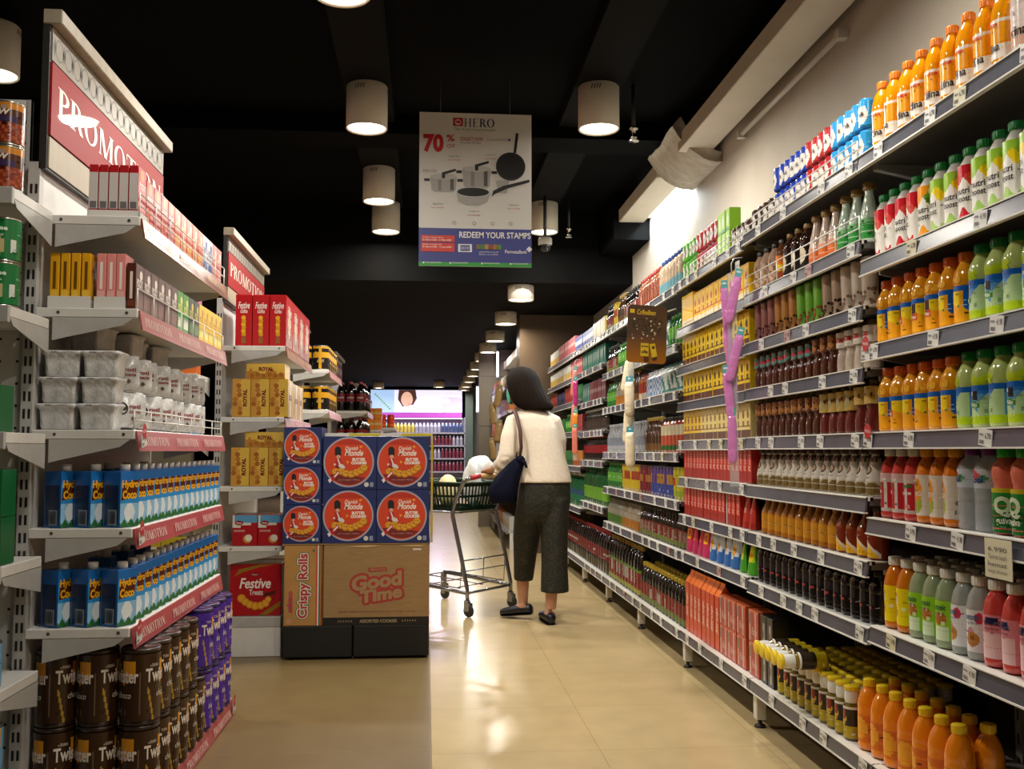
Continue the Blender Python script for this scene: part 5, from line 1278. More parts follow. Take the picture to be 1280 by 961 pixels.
def festside(Q): Q.rect(-.095, .01, .095, .255, '8e0d15'); Q.text('Festive', -.06, .12, .06, .16, 'e4d0cc', bold=.02, shear=.25)
G['fest'] = carton('festive_biscuit_tin', 'box', 'square red festive biscuit box', .262, .20, .266, '9a0e16', draw=festive, sidepaint=festside, r=.25)
put('fest', -.880, 5.365, .205, 0, 'square red box of festive treats on the lowest shelf of the second rack', None)
put('fest', -.880, 5.60, .205, 0, 'red festive treats box behind the front one on the lowest shelf', None)

# ------------------------------------------------------------------ goods of the distant racks
tins('t_bg', 'coffee_tin', 'black tin with gold bands', .19, .062, '1a1610', lambda a, t: 'c8921c' if abs(t - .62) < .09 or t > .93 or abs(a) < .06 else '15120e', [('gold', -.4, .3, .4, .42, 'c8a040', .03)])
for z, sh in ((1.68, 'top'), (1.37, 'second')):
    for c in range(2): put('t_bg', -.955 + c * .135, 7.72, z, 0, 'black and gold tin, %s at the end of the %s shelf' % (ORD[c], sh), 'black and gold tins, %s shelf end' % sh)
    for k in range(5): put('t_bg', -.82, 7.855 + .132 * k, z, pi / 2, 'black and gold tin, %s along the %s shelf front' % (ORD[k], sh), 'black and gold tins, %s shelf front' % sh)
for k in range(7): put('x_red', -.80, 7.68 + .075 * k, .95, pi / 2, 'red carton, %s along the third shelf of the tin rack' % ORD[k], 'red cartons under the tins', detail=False)
for z, sh in ((1.46, 'top'), (1.10, 'second')):
    for c in range(3):
        for k in range(3): put('s_col', -.865 + c * .097, 10.07 + .1 * k, z, 0, 'cola bottle, %s across in the %s line of the cola rack %s shelf' % (ORD[c], ORD[k], sh), 'cola bottles on the distant rack')
    for k in range(6): put('s_col', -.66, 10.37 + .1 * k, z, pi / 2, 'cola bottle, %s along the aisle side of the cola rack %s shelf' % (ORD[k], sh), 'cola bottles along the distant rack')
G['obox'] = carton('orange_snack_box', 'box', 'orange snack box', .09, .12, .133, 'd86a14', lambda x, t: 'f08a1c' if abs(t - .55) > .12 else 'e8c07a')
for z, sh in ((1.32, 'top'), (.98, 'second'), (.60, 'third')):
    for t in range(2):
        for c in range(3): put('obox', -.79 + c * .093, 12.47, z + t * .135, 0, 'orange snack box on the far rack, %s across, %s tier, %s shelf' % (ORD[c], ('lower', 'upper')[t], sh), 'orange boxes on the far rack', detail=False)
G['rjar'] = bottle('snack_jar', 'jar', 'red snack jar with dark lid', .20, .055, 'can', 'd8401c', None, (.1, .75, lambda a, t: 'd83a1c' if t > .3 else 'e8702a'), seg=16)
for z, sh in ((1.40, 'top'), (1.10, 'second'), (.70, 'third')):
    for c in range(2): put('rjar', -.66 + c * .125, 14.88, z, 0, 'red snack jar on the farthest rack, %s across on the %s shelf' % (ORD[c], sh), 'red jars on the farthest rack', detail=False)
# ------------------------------------------------------------------ the butter cookie display in front of the second rack
YD = 5.14
KRAFT = noisy('kraft_cardboard', '93744a', '9f7f54', 14, .65, .02, stretch=(1, 1, 5))
def pallet(x0, x1, lb):
    o = empty('display_plinth', ((x0 + x1) / 2, YD + .32, 0), lb, 'plinth', 'black display plinths')
    iv = -Vector(((x0 + x1) / 2, YD + .32, 0)); 
    a = MB(); a.T = Matrix.Translation(iv); a.box(x0, x1, YD, YD + .6, .012, .170, M('0f0e0e', .55), .004); link('body', a.mesh('body'), o)
    for x in (x0 + .03, x1 - .07):
        a = MB(); a.T = Matrix.Translation(iv); a.box(x, x + .04, YD + .03, YD + .07, 0, .012, M('0a0a0a', .6)); link('foot', a.mesh('foot'), o)
pallet(-.718, -.372, 'black plinth under the crispy rolls carton, beside the white rack base'); pallet(-.366, .018, 'black plinth under the good time carton, beside the aisle')
def box_carton(name, cat, lb, x0, x1, z0, z1, dep, draw, mat=None, y=None):
    y = YD if y is None else y
    a = MB(); cx = (x0 + x1) / 2
    a.box(-(x1 - x0) / 2, (x1 - x0) / 2, 0, dep, 0, z1 - z0, mat or KRAFT, .003)
    P = Panel(a, front(0, .00007), .55); draw(P, (x1 - x0) / 2, z1 - z0)
    fl = MB(); m2 = M('7e6038', .7)
    fl.box(-(x1 - x0) / 2 + .004, (x1 - x0) / 2 - .004, dep / 2 - .002, dep / 2 + .002, z1 - z0, z1 - z0 + .0008, m2)
    o = link(name, a.mesh(name), None, (cx, y, z0)); tag(o, lb, cat); link('packing_tape', fl.mesh('packing_tape'), o)
    return o
def gt(P, w, h):
    P.rect(-w + .001, .001, w - .001, .040, '14100d'); P.text('ASSORTED COOKIES', -.085, .012, .105, .028, 'a89878', bold=.02)
    for s in (-1, 1):
        for k in range(6): P.poly([(s * (.13 + k * .013), .014), (s * (.13 + k * .013) + .008, .020), (s * (.13 + k * .013), .027), (s * (.13 + k * .013) + .003, .020)], 'a89878')
    tan = 'a2825a'; red = 'a63a34'
    U = lambda u: -w + .002 + (u - 325) * (2 * w / 805); Z = lambda v: (690 - v) * (h / 632)
    def outl(s, u0, v0, u1, v1, sk):
        vs, fs, _ = glyphs(s, .045, .0)
        f = lambda x, y: (U(u0 + (u1 - u0) * x), Z(v1 - (v1 - v0) * y - 36 * (x - .5)))
        for q, off in enumerate([(19 * cos(t), 19 * sin(t)) for t in [k * pi / 8 for k in range(16)]]):
            P.mb.add([P.fn(U(u0 + (u1 - u0) * x + off[0]), Z(v1 - (v1 - v0) * y - 50 * (x - .5) + off[1]), 2 + .4 * q) for x, y in vs], fs, M(red, .55))
        P.mb.add([P.fn(U(u0 + (u1 - u0) * x), Z(v1 - (v1 - v0) * y - 50 * (x - .5)), 14 + (s == 'Time')) for x, y in vs], fs, M(tan, .6)); P.k = 18
    outl('Good', 535, 285, 915, 405, 0); outl('Time', 598, 398, 920, 500, 0)
    P.poly([(U(660), Z(242)), (U(800), Z(236)), (U(802), Z(264)), (U(662), Z(272))], red); P.text('ARNOTTS', U(672), Z(264), U(790), Z(246), tan, bold=.03)
    P.text('TM', U(930), Z(262), U(950), Z(250), red)
    P.text('BERAT BERSIH/NET WEIGHT : 12 x 277 g / 9.77 oz', U(440), Z(594), U(1020), Z(578), '8a4a3c', bold=.01)
    P.rect(U(1000), Z(104), U(1064), Z(90), 'd8d4cc')
    P.poly([(-w * .62, h - .008), (-w * .2, h - .014), (w * .1, h - .004), (-w * .2, h - .002)], 'c8ab78'); P.poly([(w * .4, h - .006), (w * .8, h - .012), (w * .95, h - .002), (w * .6, h - .002)], 'c8ab78')
box_carton('biscuit_carton', 'carton', 'wide brown cardboard carton printed good time in red', -.520, .019, .171, .578, .58, gt)
def cr(P, w, h):
    U = lambda u: -w + (u - 58) * (2 * w / 258); Z = lambda v: (690 - v) * (h / 632)
    P.rect(U(272), .001, U(281), h - .001, 'c8332c'); P.rect(U(281), .001, U(291), h - .001, 'd8d4c8'); P.rect(U(291), .001, U(300), h - .001, '2f5a3a'); P.rect(U(306), .001, U(314), h - .001, '7a1f1c')
    vs, fs, _ = glyphs('Crispy Rolls', .03, 0)
    f = lambda x, y, du, dv, k: P.fn(U(235 - 85 * y + du), Z(630 - 505 * x + dv), k)
    for rad, c, k in ((13, '2a6a42', 4), (8, 'd8d0c0', 12), (0, 'b3303a', 20)):
        for q, off in enumerate([(rad * cos(t), rad * sin(t)) for t in [q * pi / 6 for q in range(12)]] if rad else [(0, 0)]):
            P.mb.add([f(x, y, off[0], off[1], k + .4 * q) for x, y in vs], fs, M(c, .5))
    P.k = 22; P.text('selbisco', U(80), Z(585), U(118), Z(415), 'b3405a', bold=.04, rot=90)
    P.disc(U(94), Z(652), .017, 'c87a86'); P.disc(U(94), Z(652), .014, 'b8964e'); P.disc(U(94), Z(652), .007, 'c87a86'); P.disc(U(255), Z(100), .006, '2f6a44')
box_carton('biscuit_carton', 'carton', 'narrow brown cardboard carton printed crispy rolls upwards', -.718, -.524, .171, .578, .58, cr, noisy('bright_kraft', 'ad7f42', 'b8894a', 12, .6))
def cookies(P, w, h):
    s = w / .137
    def D(x, z, r, c, ry=None, n=26, rot=0): P.disc(x * s, h / 2 + z * s, r * s, c, (ry * s if ry else None), n, rot)
    def PL(pts, c): P.poly([(x * s, h / 2 + z * s) for x, z in pts], c)
    def T(t, x0, z0, x1, z1, c, **k): P.text(t, x0 * s, h / 2 + z0 * s, x1 * s, h / 2 + z1 * s, c, **k)
    P.rect(-w + .001, .001, w - .001, h - .001, '1c2a62')
    D(-.006, .004, .130, 'a3a3b4', n=56); D(-.006, .004, .122, 'd2421e', n=56)
    PL([(-.006 + .118 * cos(a), .004 + .118 * sin(a)) for a in [radians(212 + k * 9.6) for k in range(12)]], '7a2420')
    PL([(-.006 + .118 * cos(a), .004 + .118 * sin(a)) for a in [radians(50 + k * 8) for k in range(11)]], 'b8301a')
    T('Danish', -.026, .066, .042, .086, 'ecd8cc', bold=.02, shear=.3); T('Monde', -.028, .036, .068, .068, 'f0e0d4', bold=.03, shear=.35)
    T('BUTTER', .012, .010, .080, .026, 'f2e6da', bold=.06); T('COOKIES', .006, -.008, .086, .008, 'f2e6da', bold=.06)
    D(.056, .084, .008, 'e89a28', n=5); D(-.012, .004, .010, 'e89a28', n=3)
    PL([(-.078, .040), (-.078, .074), (-.070, .084), (-.056, .084), (-.046, .072), (-.046, .038)], '15181e'); D(-.060, .032, .010, 'd8a084')
    PL([(-.072, .024), (-.050, .024), (-.040, -.016), (-.078, -.016)], 'b8242a'); PL([(-.066, .022), (-.060, .022), (-.046, -.010), (-.054, -.012)], 'e6e0da'); PL([(-.074, -.014), (-.040, -.014), (-.030, -.05), (-.078, -.05)], '8a1c24')
    D(-.042, -.018, .018, 'd8d4d2', ry=.011, rot=-.5); D(-.078, -.008, .006, 'e0c8b8')
    for x, z in ((-.072, -.045), (-.046, -.045), (-.020, -.055), (.008, -.058), (.034, -.050), (.056, -.040), (.072, -.026)):
        D(x, z, .021, 'b8741a', ry=.019); D(x, z + .002, .017, 'e0a22a', ry=.015); D(x + .005, z + .003, .003, '6a3a14'); D(x - .006, z + .004, .0025, '6a3a14')
    PL([(-.098, -.082), (-.060, -.040), (-.050, -.052), (-.088, -.096)], 'c0262c'); PL([(-.082, -.070), (-.060, -.046), (-.055, -.052), (-.078, -.076)], 'e8e0dc'); PL([(-.112, -.088), (-.098, -.078), (-.092, -.092), (-.102, -.104)], 'e8e0dc')
    T('net weight 908 g', -.06, -.092, .05, -.084, 'c0a0a0')
    D(.086, -.112, .012, 'cfcfc8'); P.rect(.104 * s, h / 2 - .124 * s, .122 * s, h / 2 - .100 * s, '8a93b0')
NAVY = M('18245a', .3)
for c in range(2):
    for t in range(2):
        box_carton('cookie_box', 'box', 'large blue butter cookie box, %s column by the %s, %s of two' % (('inner', 'outer')[c], ('small boxes', 'aisle')[c], ('lower', 'upper')[t]), -.528 + c * .2735, -.528 + c * .2735 + .272, .585 + t * .2745, .585 + t * .2745 + .2735, .26, cookies, NAVY)
for t in range(3):
    box_carton('cookie_box', 'box', 'small blue butter cookie box, %s of the stack of three' % ('bottom', 'middle', 'top')[t], -.728, -.537, .585 + t * .1985, .585 + t * .1985 + .1975, .26, cookies, NAVY)
for c in range(2):
    for t in range(2):
        place_ = box_carton('cookie_box', 'box', 'blue butter cookie box hidden in the second row, %s column, %s of two' % (('inner', 'outer')[c], ('lower', 'upper')[t]), -.528 + c * .2735, -.528 + c * .2735 + .272, .585 + t * .2745, .585 + t * .2745 + .2735, .26, cookies, NAVY, YD + .262) if t == 1 else None
a = MB(); a.box(-.5275, .022, 0, .58, 0, .005, KRAFT)
o = link('cardboard_sheet', a.mesh('cardboard_sheet'), None, (0, YD - .002, .5792)); tag(o, 'thin cardboard sheet between the good time carton and cookie boxes', 'sheet')
a = MB(); a.box(-.729, -.531, 0, .58, 0, .005, KRAFT)
o = link('cardboard_sheet', a.mesh('cardboard_sheet'), None, (0, YD - .002, .5792)); tag(o, 'thin cardboard sheet under the three small cookie boxes', 'sheet')
a = MB(); a.box(0, .010, .02, .56, 0, .555, M('c8b68a', .5)); P = Panel(a, lambda y, z, k: (.0103 + .0003 * k, y, z), .5)
for z in (.05, .25, .42): P.rect(.03, z, .55, z + .09, 'd8b81c')
Pf = Panel(a, lambda x, z, k: (x, .02 - .0003 * k, z), .5)
for z in (.05, .25, .42): Pf.rect(0, z, .010, z + .09, 'd8b81c')
o = link('display_side_panel', a.mesh('display_side_panel'), None, (.0245, YD, .585)); tag(o, 'tall cream and yellow card panel on the aisle side of the cookies', 'card panel')
a = MB(); a.box(-.525, .018, 0, .02, 0, .016, M('e2dcc8', .5)); P = Panel(a, front(0, .0004), .5)
for x in (-.40, -.13): P.rect(x, .002, x + .16, .014, 'd8c41c')
o = link('display_top_strip', a.mesh('display_top_strip'), None, (0, YD + .05, 1.1345)); tag(o, 'cream and yellow card strip lying along the cookie boxes', 'card strip')

# ------------------------------------------------------------------ hanging strips, sign and tags on the wall shelving
CLEAR = M('d8dcde', .08, alpha=.28)
def strip(lb, x, y, ztop, zbot, hk=.045):
    o = empty('hanging_strip', (x, y, ztop), lb, 'hanging strip')
    a = MB(); a.box(-.018, .018, -.0008, .0008, zbot - ztop, -.03, CLEAR); part('ribbon', a, o)
    a = MB(); a.tube([(.0, 0, -.035), (0, 0, .01), (.012, 0, .03), (hk, 0, .034)], .0022, M('c8c8c8', .3), 6); part('hook', a, o)
    return o
def bag(key, d, w, h, dep, c, head, ribs=0, alpha=1.0):
    r = MB(); m = noisy('wrapped_' + key, c, c, 26, .16, .8)
    rings = [(0, 0, 0, .15 * w, .003)] + [(0, 0, h * t, w / 2 * f, dep / 2 * f) for t, f in ((.03, .8), (.12, 1), (.5, .97), (.85, 1), (.95, .8))] + [(0, 0, h, .4 * w, .003)]
    r.loft(rings, m, 20, True, .05 if ribs else .02, ribs or 5)
    hd = MB(); hd.box(-w * .36, w * .36, -.0015, .0015, h - .004, h + .032, M(head, .35)); hd.box(-.008, .008, -.002, .002, h + .016, h + .022, M('e4e4e4'))
    G[key] = Proto('hanging_pack', 'pack', d, r, [('header_card', hd)], w, dep, h)
bag('hb_p', 'pink pack', .036, .185, .012, 'd080be', '5aa8ac', 5); bag('hb_c', 'cream sponge pack', .06, .20, .05, 'ddd0b4', '3a8a98'); bag('hb_s', 'salmon pack', .05, .21, .025, 'd87a6a', '3fa09a'); bag('hb_o', 'orange pack', .05, .20, .025, 'e08a2a', '3fa09a'); bag('hb_m', 'magenta pack', .045, .2, .025, 'b8327a', '3fa09a'); bag('hb_b', 'beige sponge pack', .09, .22, .06, 'a88a5a', '9a8a6a')
strip('clear hanging strip of pink packs in front of the yellow boxes', 1.20, 3.77, 1.79, .92)
NUM = ['uppermost', 'second', 'third', 'fourth', 'lowest']
for k, (z, dx, dy, t) in enumerate(((1.50, -.012, -.02, .22), (1.46, .0, .03, -.06), (1.27, -.012, -.02, .25), (1.14, .004, .02, .06), (.95, 0, -.01, 0))):
    put('hb_p', 1.19 + dx, 3.77 + dy * .8, z + .06, -.45 + .25 * sin(3 * k), '%s pink pack on the clear strip by the yellow boxes' % NUM[k], 'pink packs on the clear strip', ry=t)
for k in range(2):
    put('hb_p', 1.20 - .01 * k, 3.785 - .02 * k, 1.36 - .18 * k, -.6, '%s pink pack behind the others on the clear strip' % ('upper', 'lower')[k], 'pink packs behind on the strip', ry=-.1)
strip('clear hanging strip of cream sponge packs by the brown sign', 1.19, 5.66, 1.66, .94)
for k, (z, dx, dy, t) in enumerate(((1.40, -.02, .14, .2), (1.26, .0, .0, 0), (1.10, -.01, .10, .08), (.965, 0, -.03, 0))):
    put('hb_c', 1.18 + dx, 5.66 + dy * .3, z, -.6, '%s cream sponge pack on the strip under the brown sign' % NUM[k], 'cream sponge packs on the strip', ry=t)
strip('clear hanging strip of coloured packs beside the woman', 1.19, 7.85, 1.76, .98)
for k, (key, z, dx, dy, t) in enumerate((('hb_s', 1.50, -.01, .1, .14), ('hb_m', 1.42, .01, -.03, 0), ('hb_s', 1.24, -.01, .12, .12), ('hb_o', 1.16, .0, 0, .06), ('hb_s', 1.03, .0, -.08, 0))):
    put(key, 1.185 + dx, 7.85 + dy * .3, z, -.6, '%s of the hanging strip beside the woman, %s' % (NUM[k] + ' pack', G[key].desc.split()[0]), 'coloured packs on the strip', ry=t)
strip('clear hanging strip of beige sponge packs on the far shelving', .81, 11.2, 1.75, .9, .07)
strip('clear hanging strip of salmon packs on the far shelving', .81, 11.9, 1.75, 1.1, .07)
for k in range(4): put('hb_b', .80 - .02 * (k % 2), 11.2 + .06 * (k % 2), 1.56 - .2 * k, -.5, '%s beige sponge pack on the far strip beyond the woman' % NUM[k], 'beige sponge packs on the far strip', ry=.15 * (-1) ** k)
for k in range(2): put('hb_s', .80, 11.9, 1.45 - .24 * k, -.5, '%s salmon pack hanging on the far shelving beyond the woman' % ('upper', 'lower')[k], 'salmon packs on the far shelving', ry=.2)
sg = empty('shelf_sign', (1.105, 4.86, 1.645), 'dark brown coffee bean sign sticking out from the shelving', 'sign')
sg.rotation_euler = (0, radians(2.5), radians(4))
a = MB(); hw, hh = .103, .146
pts = []
for cx, cz, a0 in ((hw - .02, hh - .02, 0), (-hw + .02, hh - .02, 90), (-hw + .02, -hh + .02, 180), (hw - .02, -hh + .02, 270)):
    for k in range(5): t = radians(a0 + 22.5 * k); pts.append((cx + .02 * cos(t), cz + .02 * sin(t)))
n_ = len(pts); sm_ = bpy.data.materials.new('sign_print'); sm_.use_nodes = True; nt = sm_.node_tree
tc = nt.nodes.new('ShaderNodeTexCoord'); sx_ = nt.nodes.new('ShaderNodeSeparateXYZ'); mr = nt.nodes.new('ShaderNodeMapRange'); cr_ = nt.nodes.new('ShaderNodeValToRGB')
mr.inputs['From Min'].default_value = -.15; mr.inputs['From Max'].default_value = .0
cr_.color_ramp.elements[0].color = rgb('a86a14'); cr_.color_ramp.elements[1].color = rgb('4a3228')
nt.links.new(tc.outputs['Object'], sx_.inputs[0]); nt.links.new(sx_.outputs['Z'], mr.inputs['Value']); nt.links.new(mr.outputs[0], cr_.inputs[0]); nt.links.new(cr_.outputs[0], nt.nodes['Principled BSDF'].inputs['Base Color'])
nt.nodes['Principled BSDF'].inputs['Roughness'].default_value = .35
a.add([(x, -.002, z) for x, z in pts] + [(x, .002, z) for x, z in pts], [tuple(range(n_ - 1, -1, -1)), tuple(range(n_, 2 * n_))] + [(k, (k + 1) % n_, (k + 1) % n_ + n_, k + n_) for k in range(n_)], sm_)
P = Panel(a, front(-.002, .00004), .5)
P.text('CoffeeBean', -.055, .098, .042, .124, 'd8b820', bold=.015, shear=.15); P.rect(-.092, .104, -.068, .124, 'e0c020')
r_ = random.Random(9)
for k in range(70):
    x = r_.uniform(-.078, .078); z = .045 + r_.uniform(-1, 1) * .052 * (1 - (x / .1) ** 2)
    P.disc(x, z, r_.uniform(.003, .006), r_.choice(('221a14', '2a2a1c', '1c1712', '2c3a20')), n=8, ry=.004)
for k in range(22):
    x = r_.uniform(-.085, .085); z = .035 + r_.uniform(-1, 1) * .06; P.disc(x, z, r_.uniform(.002, .0055), 'd8d0b8', n=8)
P.rect(-.032, -.112, .010, -.046, 'd8b81c'); P.rect(-.030, -.066, .008, -.060, '3a241a'); P.text('coffee', -.028, -.098, .006, -.080, '3a241a', bold=.04); P.rect(-.014, -.140, .012, -.114, '5a2a14')
P.poly([(.014, -.05), (.042, -.044), (.056, -.110), (.028, -.118)], 'd8b81c'); P.poly([(.028, -.118), (.056, -.110), (.052, -.130), (.034, -.134)], '4a2414'); P.disc(.034, -.066, .008, '4a2414')
part('panel', a, sg)
a = MB(); a.tube([(.10, .002, .12), (.15, .004, .14)], .004, M('c8c8c4', .3), 8); part('holder', a, sg)
# price card on the strip and flyer on the first bay's rail
for (x, y, z, w, h, lb, c) in ((LIP - .016, 3.80, 1.815, .05, .075, 'white price card hanging above the pink packs', 'cfcdc6'), (LIP - .016, 2.05, .868, .10, .085, 'cream notice card clipped over the price rail under the guava drinks', 'cfc9ae')):
    a = MB(); a.box(-w / 2, w / 2, -.001, .001, -h, 0, M(c, .5)); P = Panel(a, front(-.001, .0004), .5)
    for k, t in enumerate(('6.990', 'Terima kasih', 'hemat', 'harga khusus') if w > .06 else ('15.9', 'hemat')): P.text(t, -w * .36, -h * (.32 + .19 * k), w * .34, -h * (.2 + .19 * k), '55524c')
    o = link('price_card', a.mesh('price_card'), None, (x, y, z), -pi / 2); tag(o, lb, 'card')

# ------------------------------------------------------------------ the second run of wall shelving and the bright wall unit at the far end
by = empty('shelving_bay', (1.30, 12.1, 0), 'far shelving of packets beyond the woman, along the brown wall', 'shelving')
iv = -Vector((1.30, 12.1, 0))
def BM(): a = MB(); a.T = Matrix.Translation(iv); return a
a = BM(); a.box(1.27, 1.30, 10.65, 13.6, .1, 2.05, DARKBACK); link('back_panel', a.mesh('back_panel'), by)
FL = [1.78, 1.5, 1.22, .95, .6, .2]
for z in FL:
    a = BM(); a.box(.88, 1.27, 10.65, 13.6, z - .03, z, GREYW); sh = link('shelf', a.mesh('shelf'), by)
    a = BM(); a.box(.872, .88, 10.65, 13.6, z - .045, z, RAIL); link('price_rail', a.mesh('price_rail'), sh)
for yy in (10.65, 12.1, 13.57): a = BM(); a.box(.90, .95, yy, yy + .03, 0, .17, WHITE); link('leg', a.mesh('leg'), by)
ks = ['x_yel', 'x_wht', 'x_org', 'x_pnk', 'x_blu', 'x_nav', 'x_red']
for i, z in enumerate(FL):
    for k in range(28):
        key = ks[(k // 6 + i * 2) % 7] if i < 2 else ks[(k // 9 + i * 3) % 7]
        put(key, .895 + .035, 10.72 + k * .102, z, -pi / 2, '%s, %s along the far shelving, %s shelf' % (G[key].desc, ORD[k], ORD[i]), 'packets on the far shelving, %s shelf' % ORD[i], detail=False)

YF = 22.0
wu = empty('drinks_shelf', (-.2, YF + .4, 0), 'brightly lit drinks wall at the far end of the aisle', 'shelving')
iv = -Vector((-.2, YF + .4, 0)); SIL = M('9a9aa4', .35)
a = BM(); a.box(-1.6, .86, YF + .38, YF + .42, 0, 1.80, M('8a8a96', .5)); link('back_panel', a.mesh('back_panel'), wu)
FZ = [1.46, 1.175, .89, .60, .30]
for z in FZ: a = BM(); a.box(-1.6, .86, YF, YF + .38, z - .03, z, SIL); link('shelf', a.mesh('shelf'), wu)
for x in (-1.62, .84): a = BM(); a.box(x, x + .03, YF, YF + .40, 0, 1.80, SIL); link('side_panel', a.mesh('side_panel'), wu)
a = BM(); a.box(-1.6, .86, YF - .01, YF + .03, .0, .25, SIL); link('base', a.mesh('base'), wu)
a = BM(); a.box(-1.55, .80, YF + .10, YF + .13, 1.765, 1.78, M('f2ecff', em=3.0)); link('light_strip', a.mesh('light_strip'), wu)
area('wall_unit_light', Vector((-.4, YF + .02, 1.76)) + iv, 2.2, .1, 11, (.93, .88, 1.0), wu, (radians(-25), 0, 0))
for key, c, cap, l1 in (('f_w', 'a8a8b4', 'c8c8d0', '84848f'), ('f_b', '46587e', 'b8bcc8', '35406a'), ('f_r', '7a3c48', 'c0b8bc', '6a2c38'), ('f_p', '8a5a84', 'c8c0c8', 'a07a98'), ('f_g', '4a7a58', 'b8c8b8', '3a6a4a'), ('f_y', 'c8b84a', 'd8d0a0', 'b8a430')):
    G[key] = bottle('far_drink_bottle', 'bottle', {'f_w': 'clear', 'f_b': 'blue', 'f_r': 'red', 'f_p': 'purple', 'f_g': 'green', 'f_y': 'yellow'}[key] + ' bottle', .215, .036, 'pet', c, cap, (.1, .6, l1), seg=10, nphi=8, nz=1)
ROWS = ['f_g', 'f_g', 'f_y', 'f_y', 'f_w', 'f_w', 'f_b', 'f_b'], ['f_g', 'f_p', 'f_p', 'f_b', 'f_b', 'f_r', 'f_r', 'f_w'], ['f_w', 'f_r', 'f_w', 'f_w', 'f_b', 'f_w', 'f_r', 'f_r'], ['f_b', 'f_w', 'f_b', 'f_w', 'f_w', 'f_r', 'f_r', 'f_r'], ['f_w', 'f_b', 'f_r', 'f_w', 'f_b', 'f_r', 'f_w', 'f_b']
for i, z in enumerate(FZ[:4]):
    for k in range(26):
        key = ROWS[i][min(7, k * 8 // 26)]
        put(key, -1.30 + k * .083, YF + .08, z, 0, '%s, %s across the bright far wall, %s shelf' % (G[key].desc, ORD[k], ORD[i]), 'bottles on the far wall, %s shelf' % ORD[i], detail=False)
ls = empty('lightbox_sign', (-.2, YF + .1, 1.80), 'glowing white advertising lightbox over the far drinks wall', 'sign')
a = MB(); a.box(-1.05, 1.0, 0, .12, .1, .62, M('b8b4c0', .4)); part('case', a, ls)
a = MB(); P = Panel(a, front(0, .002), .4)
LW = M('e0dcfa', em=1.15); LB = M('a8c8f0', em=1.0); LS = M('e8b8a0', em=.95); LH = M('5a3a34', em=.6); LG = M('c8b8f4', em=1.05)
P.rect(-1.04, .11, .99, .61, LW); P.rect(-1.04, .11, -.52, .61, LB); P.rect(.55, .11, .99, .45, LG)
P.poly([(-.42, .61), (-.05, .61), (-.02, .42), (-.10, .28), (-.34, .24), (-.44, .40)], LH); P.disc(-.24, .40, .13, LS, ry=.17); P.disc(-.19, .30, .035, M('e87a8a', em=1.2), ry=.015)
for k in range(12): P.disc(-.98 + .4 * ((k * 37) % 10) / 10, .15 + .40 * ((k * 53) % 10) / 10, .022, M('6aa04a', em=.9), n=8)
P.text('fresh & clean', .1, .34, .7, .44, M('f4f0ff', em=3.0)); part('print', a, ls)
a = MB(); a.box(-1.06, .99, -.012, .11, 0, .10, M('b64ab8', .4, em=.7)); part('band', a, ls)
# ------------------------------------------------------------------ shopping trolley, basket and what lies in it
CHR = M('8f9096', .22, .9)
tr = empty('shopping_trolley', (.2, 6.75, 0), 'grey metal basket trolley with red handle end, beside the woman', 'trolley')
iv = -Vector((.2, 6.75, 0))
def BT(): a = MB(); a.T = Matrix.Translation(iv); return a
RL, RR = Vector((.265, 6.36, 0)), Vector((.575, 6.74, 0))         # rear wheels
FD = Vector((-.62, .60, 0)).normalized()
FLw, FRw = RL + FD * .62, RR + FD * .62
def P3(v, z): return (v.x, v.y, z)
for side, w0, wf in (('near', RL, FLw), ('far', RR, FRw)):
    a = BT()
    k0 = w0 - FD * .02
    lean = FD * .13
    pts = [P3(w0, .10), P3(w0 + FD * .0, .17), P3(w0 + lean * .35, .35), P3(w0 + lean, .64), P3(w0 + lean * .80, .74), P3(w0 + lean * .25, .86), P3(w0 - FD * .03, .885)]
    a.tube(pts, .0135, CHR, 10); link('post', a.mesh('post'), tr)
    a = BT(); a.tube([P3(w0, .15), P3(w0 + FD * .1, .155), P3(wf, .19)], .012, CHR, 8); link('base_rail', a.mesh('base_rail'), tr)
    for w, nm in ((w0, 'rear'), (wf, 'front')):
        a = BT(); a.T = Matrix.Translation(iv + Vector((w.x, w.y, 0))) @ Matrix.Rotation(math.atan2(FD.y, FD.x), 4, 'Z')
        z0 = .105 if w is w0 else .125
        a.box(-.016, .016, -.018, .018, z0 - .02, z0 + (.0 if w is w0 else .06), CHR, .003); a.box(-.03, .012, -.019, -.015, .038, z0 - .015, CHR); a.box(-.03, .012, .015, .019, .038, z0 - .015, CHR)
        cs = link('caster', a.mesh('caster'), tr)
        wl = MB(); wl.T = Matrix.Translation(iv + Vector((w.x, w.y, .0))) @ Matrix.Rotation(math.atan2(FD.y, FD.x), 4, 'Z') @ Matrix.Translation((-.012, 0, .040)) @ Matrix.Rotation(pi / 2, 4, 'X')
        wl.lathe([(.012, -.012), (.034, -.012), (.039, -.007), (.039, .007), (.034, .012), (.012, .012)], M('2a2a2c', .5), 20); link('wheel', wl.mesh('wheel'), cs)
a = BT(); A0, A1 = RL - FD * .03, RR - FD * .03; ax = (RR - RL).normalized()
a.tube([P3(A0, .885), P3(A0 + ax * .09, .895)], .017, M('a8202a', .35), 12); a.tube([P3(A1, .885), P3(A1 - ax * .09, .895)], .017, M('a8202a', .35), 12)
a.tube([P3(A0 + ax * .09, .895), P3(A1 - ax * .09, .895)], .0155, M('b89a6a', .4), 12); link('handle', a.mesh('handle'), tr)
a = BT()
for z, o_ in ((.15, 0), (.35, .05)): a.tube([P3(RL + FD * o_, z), P3(RR + FD * o_, z)], .009 if z < .2 else .005, CHR, 8)
link('cross_bar', a.mesh('cross_bar'), tr)
a = BT()                                                       # wire rack low on the trolley and the frame that carries the basket
